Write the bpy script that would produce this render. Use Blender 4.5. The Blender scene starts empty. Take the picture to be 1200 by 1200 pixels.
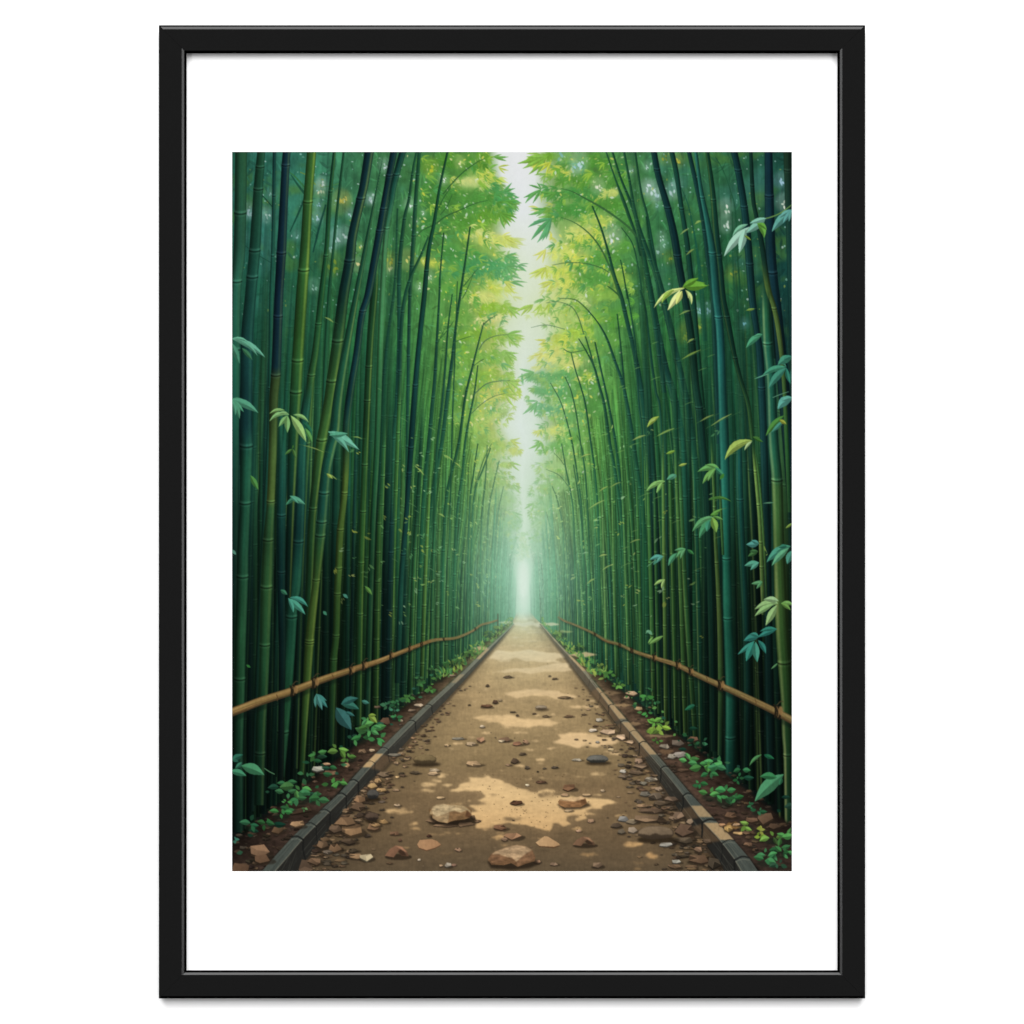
# ------------------------------------------------------------------ the printed painting
# A small 2-D painter: works in the print's own millimetre-like units (x 272..928, y 178..1021)
# and returns an array of sRGB colours that is laid on the print as a colour attribute.
import numpy as np, math, random

PX0, PX1, PY0, PY1 = 272.0, 928.0, 178.0, 1021.0
S = 1.7
PW, PH = int(round((PX1-PX0)*S)), int(round((PY1-PY0)*S))
rng = np.random.RandomState(7)
rnd = random.Random(11)
A = lambda *c: np.array(c, np.float32)
C = None            # the canvas
YY = PY0 + (np.arange(PH, dtype=np.float32)+.5)/S
XX = PX0 + (np.arange(PW, dtype=np.float32)+.5)/S


def lerp(a, b, t):
    return a + (b-a)*t


def sstep(a, b, x):
    t = np.clip((x-a)/(b-a), 0, 1)
    return t*t*(3-2*t)


def boxblur(m, r):
    if r < 1:
        return m
    for ax in (0, 1):
        k = 2*r+1
        pad = [(0, 0)]*m.ndim
        pad[ax] = (r+1, r)
        c = np.cumsum(np.pad(m, pad, mode='edge'), axis=ax, dtype=np.float64)
        n = m.shape[ax]
        hi = np.take(c, np.arange(k, k+n), axis=ax)
        lo = np.take(c, np.arange(0, n), axis=ax)
        m = ((hi-lo)/k).astype(np.float32)
    return m


def vnoise(sx, sy, seed, octaves=3, shear=0.0):
    """smooth noise 0..1 over the canvas, cell size sx, sy in print units"""
    r = np.random.RandomState(seed)
    out = np.zeros((PH, PW), np.float32)
    amp, tot = 1.0, 0.0
    for o in range(octaves):
        gx, gy = int((PX1-PX0)/sx)+4, int((PY1-PY0)/sy)+4
        g = r.rand(gy, gx).astype(np.float32)
        fx = (XX-PX0)/sx
        fy = (YY-PY0)/sy
        ix, iy = fx.astype(int), fy.astype(int)
        tx, ty = fx-ix, fy-iy
        tx, ty = tx*tx*(3-2*tx), ty*ty*(3-2*ty)
        a = g[iy][:, ix]*(1-tx)+g[iy][:, ix+1]*tx
        b = g[iy+1][:, ix]*(1-tx)+g[iy+1][:, ix+1]*tx
        out += amp*(a*(1-ty)[:, None]+b*ty[:, None])
        tot += amp
        amp *= .55
        sx *= .5
        sy *= .5
    return out/tot


def pmask(pts, pad=0):
    P = (np.asarray(pts, np.float32)-(PX0, PY0))*S
    x0, y0 = np.floor(P.min(0)).astype(int)-1-pad
    x1, y1 = np.ceil(P.max(0)).astype(int)+2+pad
    cx0, cy0, cx1, cy1 = max(x0, -pad), max(y0, -pad), min(x1, PW+pad), min(y1, PH+pad)
    if cx1 <= cx0 or cy1 <= cy0:
        return None
    ss = 2
    ys = (np.arange((cy1-cy0)*ss)+.5)/ss+cy0
    xs = (np.arange((cx1-cx0)*ss)+.5)/ss+cx0
    ins = np.zeros((len(ys), len(xs)), bool)
    Q = np.roll(P, -1, 0)
    for (ax, ay), (bx, by) in zip(P, Q):
        if ay == by:
            continue
        c = (ay <= ys) != (by <= ys)
        if not c.any():
            continue
        xi = ax+(ys-ay)*(bx-ax)/(by-ay)
        i = np.nonzero(c)[0]
        ins[i] ^= xs[None, :] < xi[i, None]
    m = ins.reshape(cy1-cy0, ss, cx1-cx0, ss).mean((1, 3)).astype(np.float32)
    return m, cx0, cy0


def put(m, x0, y0, col, a=1.0):
    h, w = m.shape
    X0, Y0, X1, Y1 = max(x0, 0), max(y0, 0), min(x0+w, PW), min(y0+h, PH)
    if X1 <= X0 or Y1 <= Y0:
        return
    mm = (m[Y0-y0:Y1-y0, X0-x0:X1-x0]*a)[..., None]
    if isinstance(col, np.ndarray) and col.ndim == 3:
        col = col[Y0-y0:Y1-y0, X0-x0:X1-x0]
    t = C[Y0:Y1, X0:X1]
    t += (col-t)*mm


def poly(pts, col, a=1.0, soft=0.0, g=None):
    r = int(round(soft*S))
    q = pmask(pts, r*2)
    if q is None:
        return
    m, x0, y0 = q
    if r:
        m = boxblur(boxblur(m, r), max(r-1, 0))
    col = A(*col)
    if g is not None:
        (ax, ay), (bx, by), c2 = g
        h, w = m.shape
        px = PX0+(np.arange(w)+x0+.5)/S
        py = PY0+(np.arange(h)+y0+.5)/S
        dx, dy = bx-ax, by-ay
        t = np.clip(((px[None, :]-ax)*dx+(py[:, None]-ay)*dy)/(dx*dx+dy*dy+1e-6), 0, 1)[..., None]
        col = (col+(A(*c2)-col)*t).astype(np.float32)
    put(m, x0, y0, col, a)


def ell(cx, cy, rx, ry, col, a=1.0, soft=0.0, rag=0.0, n=18, rot=0.0):
    pts = []
    ca, sa = math.cos(rot), math.sin(rot)
    for i in range(n):
        t = 2*math.pi*i/n
        k = 1+rag*(rnd.random()*2-1)
        x, y = rx*k*math.cos(t), ry*k*math.sin(t)
        pts.append((cx+x*ca-y*sa, cy+x*sa+y*ca))
    poly(pts, col, a, soft)


def curve(pts, n=24):
    """Catmull-Rom through rows of any width"""
    P = np.asarray(pts, float)
    if len(P) == 2:
        return P[0]+(P[1]-P[0])*np.linspace(0, 1, n)[:, None]
    E = np.vstack([2*P[0]-P[1], P, 2*P[-1]-P[-2]])
    out = []
    m = max(2, n//(len(P)-1))
    for i in range(1, len(E)-2):
        t = np.linspace(0, 1, m, endpoint=False)[:, None]
        p0, p1, p2, p3 = E[i-1], E[i], E[i+1], E[i+2]
        out.append(.5*((2*p1)+(-p0+p2)*t+(2*p0-5*p1+4*p2-p3)*t*t+(-p0+3*p1-3*p2+p3)*t**3))
    out.append(P[-1:])
    return np.vstack(out)


def ribbon(pts, col, a=1.0, soft=0.0, n=20):
    """a stroke (x, y, width) in any direction"""
    Q = curve(pts, n)
    d = np.gradient(Q[:, :2], axis=0)
    d /= np.linalg.norm(d, axis=1)[:, None]+1e-9
    nrm = np.stack([-d[:, 1], d[:, 0]], 1)*Q[:, 2:3]*.5
    poly(np.vstack([Q[:, :2]+nrm, (Q[:, :2]-nrm)[::-1]]), col, a, soft)


def leaf(x, y, tx, ty, w, col, bend=0.0, a=1.0, fold=.18, vein=False):
    """slender pointed leaf from its stalk (x,y) to its tip (tx,ty); two halves of unlike tone"""
    L = math.hypot(tx-x, ty-y)+1e-6
    ux, uy = (tx-x)/L, (ty-y)/L
    nx, ny = -uy, ux
    ts = (0, .12, .28, .45, .62, .8, .92, 1)
    ws = (0, .45, .85, 1, .88, .52, .22, 0)
    mid, up, dn = [], [], []
    for t, k in zip(ts, ws):
        b = bend*L*4*t*(1-t)
        mx, my = x+ux*L*t+nx*b, y+uy*L*t+ny*b
        mid.append((mx, my))
        up.append((mx+nx*w*.5*k, my+ny*w*.5*k))
        dn.append((mx-nx*w*.5*k, my-ny*w*.5*k))
    c = A(*col)
    if L < 9 or w < 2:
        poly(up+dn[::-1], c, a)
        return
    poly(up+dn[::-1], c*(1-fold), a)
    top = up if ny < 0 else dn
    poly(top+mid[::-1], np.minimum(c*(1+fold*.6), 255), a, g=((x, y), (tx, ty), np.minimum(c*1.12+8, 255)))
    if vein:
        ribbon([(x, y, .7), (mid[4][0], mid[4][1], .7), (tx, ty, .3)], np.minimum(c*1.25, 255), .5*a)


def jit(c, v=14):
    k = rnd.uniform(-v, v)
    return tuple(max(0, min(255, q+k+rnd.uniform(-v, v)*.4)) for q in c)


def mass(cx, cy, rx, ry, col, n, L=14, ang=60, spread=50, core=.85, v=14, side=1, a=1.0):
    """a hazy far bough: soft core, small leaves"""
    if core:
        for k in range(3):
            ell(cx+rnd.uniform(-.3, .3)*rx, cy+rnd.uniform(-.2, .2)*ry, rx*.66, ry*.66, jit(col, v*.6),
                core*a, 2.2, .3, 22)
    for i in range(n):
        r = math.sqrt(rnd.random())*1.05
        t = rnd.uniform(0, 2*math.pi)
        x, y = cx+rx*r*math.cos(t), cy+ry*r*math.sin(t)
        th = math.radians(ang+rnd.gauss(0, spread))
        l = L*rnd.uniform(.55, 1.25)
        leaf(x, y, x+side*math.cos(th)*l, y+math.sin(th)*l, l*rnd.uniform(.22, .34), jit(col, v), side*rnd.uniform(-.12, .02), a*rnd.choice((.45, .6, .85)), .05)


def bough(cx, cy, rx, ry, col, n, L, side, a=.9, v=7, soft=False):
    """fans of narrow leaves hung along a spray: solid in the middle, feathered toward the light"""
    c0 = A(*col)
    for k in range(4):
        ell(cx+side*rnd.uniform(-.45, .25)*rx, cy+rnd.uniform(-.3, .2)*ry, rx*rnd.uniform(.35, .6), ry*rnd.uniform(.4, .65), jit(c0*.97, v), .62*a, 1.5, .35, 16)
    m = max(8, int(n/4.2))
    fans = []
    for i in range(m):
        t = rnd.uniform(-1, 1)
        r = rnd.gauss(0, .42)
        fans.append((cx+side*t*rx, cy+r*ry+.28*ry*max(0, t)**2*1.2, t))
    fans.sort(key=lambda f: f[2])
    for x, y, t in fans:
        k = rnd.randint(4, 6)
        base = 18+24*rnd.random()+14*t
        cc = jit(c0*rnd.uniform(.93, 1.05), v*.5)
        if t > .45 and rnd.random() < .4:
            cc = lerp(A(*cc), A(176, 196, 70), .32)
        for j in range(k):
            th = math.radians(base-44+88*j/(k-1)+rnd.uniform(-11, 11))
            l = L*rnd.uniform(.7, 1.12)*(1-.28*abs(j/(k-1)-.45))
            leaf(x, y, x+side*math.cos(th)*l, y+math.sin(th)*l*.92, max(1.1, l*rnd.uniform(.15, .23)), jit(cc, v*.5), side*rnd.uniform(-.14, .0), a*rnd.uniform(.8, 1), .05)
    for i in range(int(n/7)):
        x, y = cx+rnd.uniform(-.9, .9)*rx, cy+rnd.uniform(-.8, .8)*ry
        th = rnd.uniform(.2, 1.6)
        l = rnd.uniform(2, 5)
        leaf(x, y, x+side*math.cos(th)*l, y+math.sin(th)*l, l*.4, rnd.choice([(226, 232, 186), (206, 210, 104), (190, 206, 120), (220, 232, 224)]), 0, .55*a, .03)


def spray(x, y, tips, col, w=.27, v=8, vein=True, bend=0.0):
    for (tx, ty) in tips:
        L = math.hypot(tx-x, ty-y)
        leaf(x, y, tx, ty, max(2.2, L*w*rnd.uniform(.85, 1.15)), jit(col, v), rnd.uniform(-.1, .1)+bend, 1, .2, vein)


# ---- ground tone behind everything, read off as a coarse grid
GX = [272, 300, 345, 400, 470, 540, 580, 599, 613, 628, 652, 700, 770, 840, 915, 928]
GY = [178, 250, 350, 450, 500, 600, 650, 700, 760, 850, 1021]
GC = [
    [(32, 84, 66), (38, 100, 82), (46, 114, 94), (54, 120, 84), (62, 126, 70), (78, 142, 56), (96, 154, 66), (222, 228, 232), (118, 160, 84), (76, 138, 60), (58, 124, 78), (46, 108, 70), (26, 74, 62), (24, 70, 56)],
    [(34, 94, 82), (40, 108, 94), (48, 118, 96), (56, 124, 86), (60, 128, 72), (80, 146, 62), (110, 160, 70), (218, 228, 230), (120, 168, 90), (84, 146, 62), (56, 124, 74), (44, 108, 66), (24, 72, 62), (20, 64, 56)],
    [(28, 88, 70), (30, 96, 74), (34, 104, 70), (40, 110, 64), (60, 130, 68), (96, 156, 68), (164, 194, 86), (206, 222, 196), (182, 200, 96), (94, 152, 72), (50, 124, 60), (36, 104, 58), (18, 62, 58), (14, 54, 52)],
    [(24, 80, 66), (26, 86, 66), (28, 94, 62), (28, 100, 60), (46, 120, 62), (92, 152, 66), (166, 192, 92), (210, 226, 224), (120, 174, 112), (86, 150, 72), (40, 114, 60), (30, 96, 58), (17, 58, 55), (14, 50, 50)],
    [(20, 72, 60), (22, 76, 60), (24, 84, 58), (24, 92, 56), (40, 112, 60), (86, 148, 68), (158, 188, 98), (214, 230, 232), (136, 182, 112), (82, 148, 72), (34, 104, 58), (26, 86, 56), (16, 54, 52), (14, 46, 46)],
    [(15, 56, 48), (17, 58, 49), (19, 64, 48), (20, 74, 50), (30, 92, 58), (60, 126, 74), (124, 174, 118), (206, 226, 216), (122, 176, 116), (60, 130, 72), (28, 84, 54), (18, 64, 50), (13, 42, 40), (12, 38, 38)],
    [(13, 48, 43), (15, 50, 44), (17, 54, 45), (18, 64, 46), (26, 78, 54), (46, 110, 70), (112, 178, 138), (208, 232, 214), (98, 164, 118), (48, 114, 70), (24, 74, 52), (16, 56, 46), (12, 38, 36), (11, 34, 34)],
    [(12, 38, 36), (14, 42, 38), (15, 46, 40), (17, 54, 42), (22, 66, 48), (36, 96, 64), (88, 158, 126), (214, 238, 226), (86, 152, 118), (38, 98, 66), (22, 64, 48), (15, 48, 42), (12, 34, 32), (11, 32, 31)],
    [(11, 30, 29), (12, 32, 31), (13, 35, 32), (14, 40, 34), (20, 52, 40), (34, 78, 54), (60, 110, 80), (150, 180, 150), (60, 110, 80), (28, 78, 54), (18, 50, 42), (13, 38, 35), (11, 29, 29), (11, 28, 28)],
    [(10, 24, 24), (11, 25, 25), (12, 26, 25), (13, 29, 27), (16, 40, 32), (24, 50, 38), (40, 70, 50), (80, 90, 66), (40, 70, 50), (20, 48, 38), (15, 38, 34), (12, 29, 28), (10, 25, 25), (10, 24, 24)],
    [(20, 22, 21)]*14]
for _r, _y in zip(GC, GY):
    _k = .04 if _y < 300 else .16 if _y < 560 else .32 if _y < 620 else .72
    _m = [c for c in _r[7]]
    _r.insert(8, tuple(m+(b-m)*_k for m, b in zip(_m, _r[8])))
    _r.insert(7, tuple(m+(b-m)*_k for m, b in zip(_m, _r[6])))
GC = np.array(GC, np.float32)


def field():
    out = np.zeros((PH, PW, 3), np.float32)
    fx = np.interp(XX, GX, np.arange(len(GX)))
    fy = np.interp(YY, GY, np.arange(len(GY)))
    ix, iy = np.minimum(fx.astype(int), len(GX)-2), np.minimum(fy.astype(int), len(GY)-2)
    tx, ty = (fx-ix)[None, :, None], (fy-iy)[:, None, None]
    a = GC[iy][:, ix]*(1-tx)+GC[iy][:, ix+1]*tx
    b = GC[iy+1][:, ix]*(1-tx)+GC[iy+1][:, ix+1]*tx
    out[:] = a*(1-ty)+b*ty
    return out


FIELD = None


def tone(x, y):
    i = int(np.clip((y-PY0)*S, 0, PH-1))
    j = int(np.clip((x-PX0)*S, 0, PW-1))
    return FIELD[i, j]


def culm(pts, stops, side=1, hl=(150, 175, 90), hs=.5, dark=.5, nodes=(), streak=.1, a=1.0, seed=0, nw=1.0, fadetop=0,
         mixf=0.0, arow=None):
    """an upright bamboo stalk: pts = (x, y, width) from top to foot, stops = (y, colour)"""
    P = np.array(sorted(pts, key=lambda p: p[1]), float)
    y0, y1 = max(P[0, 1], PY0), min(P[-1, 1], PY1)
    if y1 <= y0:
        return
    r0, r1 = int((y0-PY0)*S), int(math.ceil((y1-PY0)*S))
    r1 = min(r1, PH)
    if r1-r0 < 2:
        return
    ys = YY[r0:r1]
    if len(P) > 2:
        Q = curve(P, 12*len(P))
        o = np.argsort(Q[:, 1])
        Q = Q[o]
    else:
        Q = P
    xc = np.interp(ys, Q[:, 1], Q[:, 0])
    w = np.interp(ys, Q[:, 1], Q[:, 2])
    K = int(math.ceil(w.max()*1.2*S))+4
    j0 = np.floor((xc-w*.6-PX0)*S).astype(int)-1
    jj = j0[:, None]+np.arange(K)[None, :]
    xs = PX0+(jj+.5)/S
    sy = [s[0] for s in stops]
    base = np.stack([np.interp(ys, sy, [s[1][c] for s in stops]) for c in range(3)], 1)[:, None, :]
    ww = w[:, None]
    u0 = (xs-xc[:, None])/(ww*.5)
    bulge = np.ones_like(ww)
    ring = np.zeros_like(u0)
    lite = np.zeros_like(u0)
    for ny in nodes:
        wn = np.interp(ny, Q[:, 1], Q[:, 2])
        bulge = bulge+.10*nw*np.exp(-((ys-ny)/(1.2+wn*.10))**2)[:, None]
        yy = ys[:, None]-ny-(1-np.clip(u0, -1, 1)**2)*wn*.10
        th = max(.55, wn*.062)
        ring = np.maximum(ring, np.exp(-(yy/th)**2))
        lite = np.maximum(lite, np.exp(-((yy+th*2.6)/(th*1.7))**2))
        lite = np.maximum(lite, .5*np.exp(-((yy-th*2.2)/(th*1.3))**2))
    u = u0/bulge
    v = u*side
    r = np.random.RandomState(seed)
    nz = np.interp(np.clip(u, -1, 1), np.linspace(-1, 1, 13), r.uniform(-1, 1, 13))
    nz = nz*(.7+.3*np.sin(ys/17+seed)[:, None])
    shade = 1-dark*sstep(.15, -1.0, v)-dark*.55*sstep(.72, 1.05, v)+streak*nz
    slow = np.interp(ys, np.linspace(PY0, PY1, 25), r.uniform(.9, 1.1, 25))[:, None]
    col = base*(shade*slow)[..., None]
    h = hs*np.exp(-((v-.62)/.26)**2)*np.interp(ys, np.linspace(PY0, PY1, 14), r.uniform(.35, 1, 14))[:, None]
    col = col+(A(*hl)-col)*np.clip(h, 0, 1)[..., None]
    if len(nodes):
        col = col*(1-.62*ring*nw)[..., None]
        col = col+(col*.45+24)*(lite*.7*nw*(1-.5*ring))[..., None]
    cov = np.clip((ww*.5*bulge-np.abs(xs-xc[:, None]))*S+.5, 0, 1)*np.minimum(1, ww*S)**.5*a
    if fadetop:
        cov = cov*sstep(P[0, 1], P[0, 1]+fadetop, ys)[:, None]
    ok = (jj >= 0) & (jj < PW)
    jc = np.clip(jj, 0, PW-1)
    rr = np.arange(r0, r1)[:, None]
    if arow is not None:
        cov = cov*np.interp(ys, [q[0] for q in arow], [q[1] for q in arow])[:, None]
    if mixf:
        col = col+(FIELD[rr, jc]-col)*mixf
    cov = np.where(ok, cov, 0)
    old = C[rr, jc]
    new = old+(np.clip(col, 0, 255)-old)*cov[..., None]
    ri = np.broadcast_to(rr, jc.shape)[ok]
    C[ri, jc[ok]] = new[ok]


VX, VY = 613.0, 716.0


def wall(k0, k1, n, r0, r1, seed, bright=1.0):
    """the two ranks of stalks running back to the vanishing point, far ones first"""
    q = random.Random(seed)
    items = []
    for i in range(n):
        k = math.exp(q.uniform(math.log(k0), math.log(k1)))
        items.append((k, q.uniform(r0, r1), q.choice((-1, 1))))
    items.sort()
    for k, r, sd in items:
        s = k*(1+r)
        xb = VX+sd*s
        H = 6.0*k*q.uniform(.75, 1.1)
        yb = VY+.79*k
        lean = q.uniform(.1, .95)
        if r > .5:
            lean *= .7
        pts = []
        w = max(.85, k*q.uniform(.026, .046))
        for h in (0, .15, .3, .45, .6, .75, .9, 1.0):
            y = yb-H*h
            x = xb-sd*k*lean*(.22*h+.55*h*h)
            pts.append((x, y, w*(1-.62*h)))
        if max(p[0] for p in pts) < 262 or min(p[0] for p in pts) > 938:
            continue
        hz = math.exp(-k/95.0)
        pal = q.choice([(36, 98, 56), (26, 84, 66), (60, 112, 52), (20, 66, 54), (44, 108, 60), (16, 52, 48),
                        (30, 90, 50), (82, 128, 60)])
        dk = (1-.42*min(1.0, r))*bright
        rb = q.uniform(.82, 1.22)
        stops = []
        for yy in (180, 300, 420, 520, 600, 680, 760, 860, 980):
            kk = np.interp(yy, [180, 420, 560, 700, 800, 1000], [.62, .8, 1.0, .9, .66, .5])
            c = A(*pal)*dk*kk
            f = tone(np.clip(VX+sd*s*.95, 273, 927), yy)
            c = c*(1-.6*sstep(120, 260, s)*sstep(480, 700, yy))
            mx = .2+.8*hz+.3*sstep(640, 480, yy)*sstep(190, 90, s)
            c = lerp(c, f*rb*1.06, min(.94, mx))
            stops.append((yy, c))
        nodes = []
        if k > 70:
            st = k*q.uniform(.2, .3)
            yn = yb-st*q.random()
            while yn > 180:
                nodes.append(yn)
                yn -= st*q.uniform(.9, 1.15)
        f = tone(VX+sd*s*.9, 560)
        hl = lerp(A(150, 186, 82), f*1.35, .2+.45*hz)
        lit = q.random() < .45
        culm(pts, stops, -sd, hl, (.8 if lit else .25)*(1-.6*min(1, r)), .42, nodes, .08, .96, q.randrange(9999), .3+.35*min(1, k/250),
             fadetop=H*.4, arow=[(178, 0), (300, .05), (400, .22), (480, .5), (580, .92)])


def S1(c, *more):
    return [(180, c)] + list(more)


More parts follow.
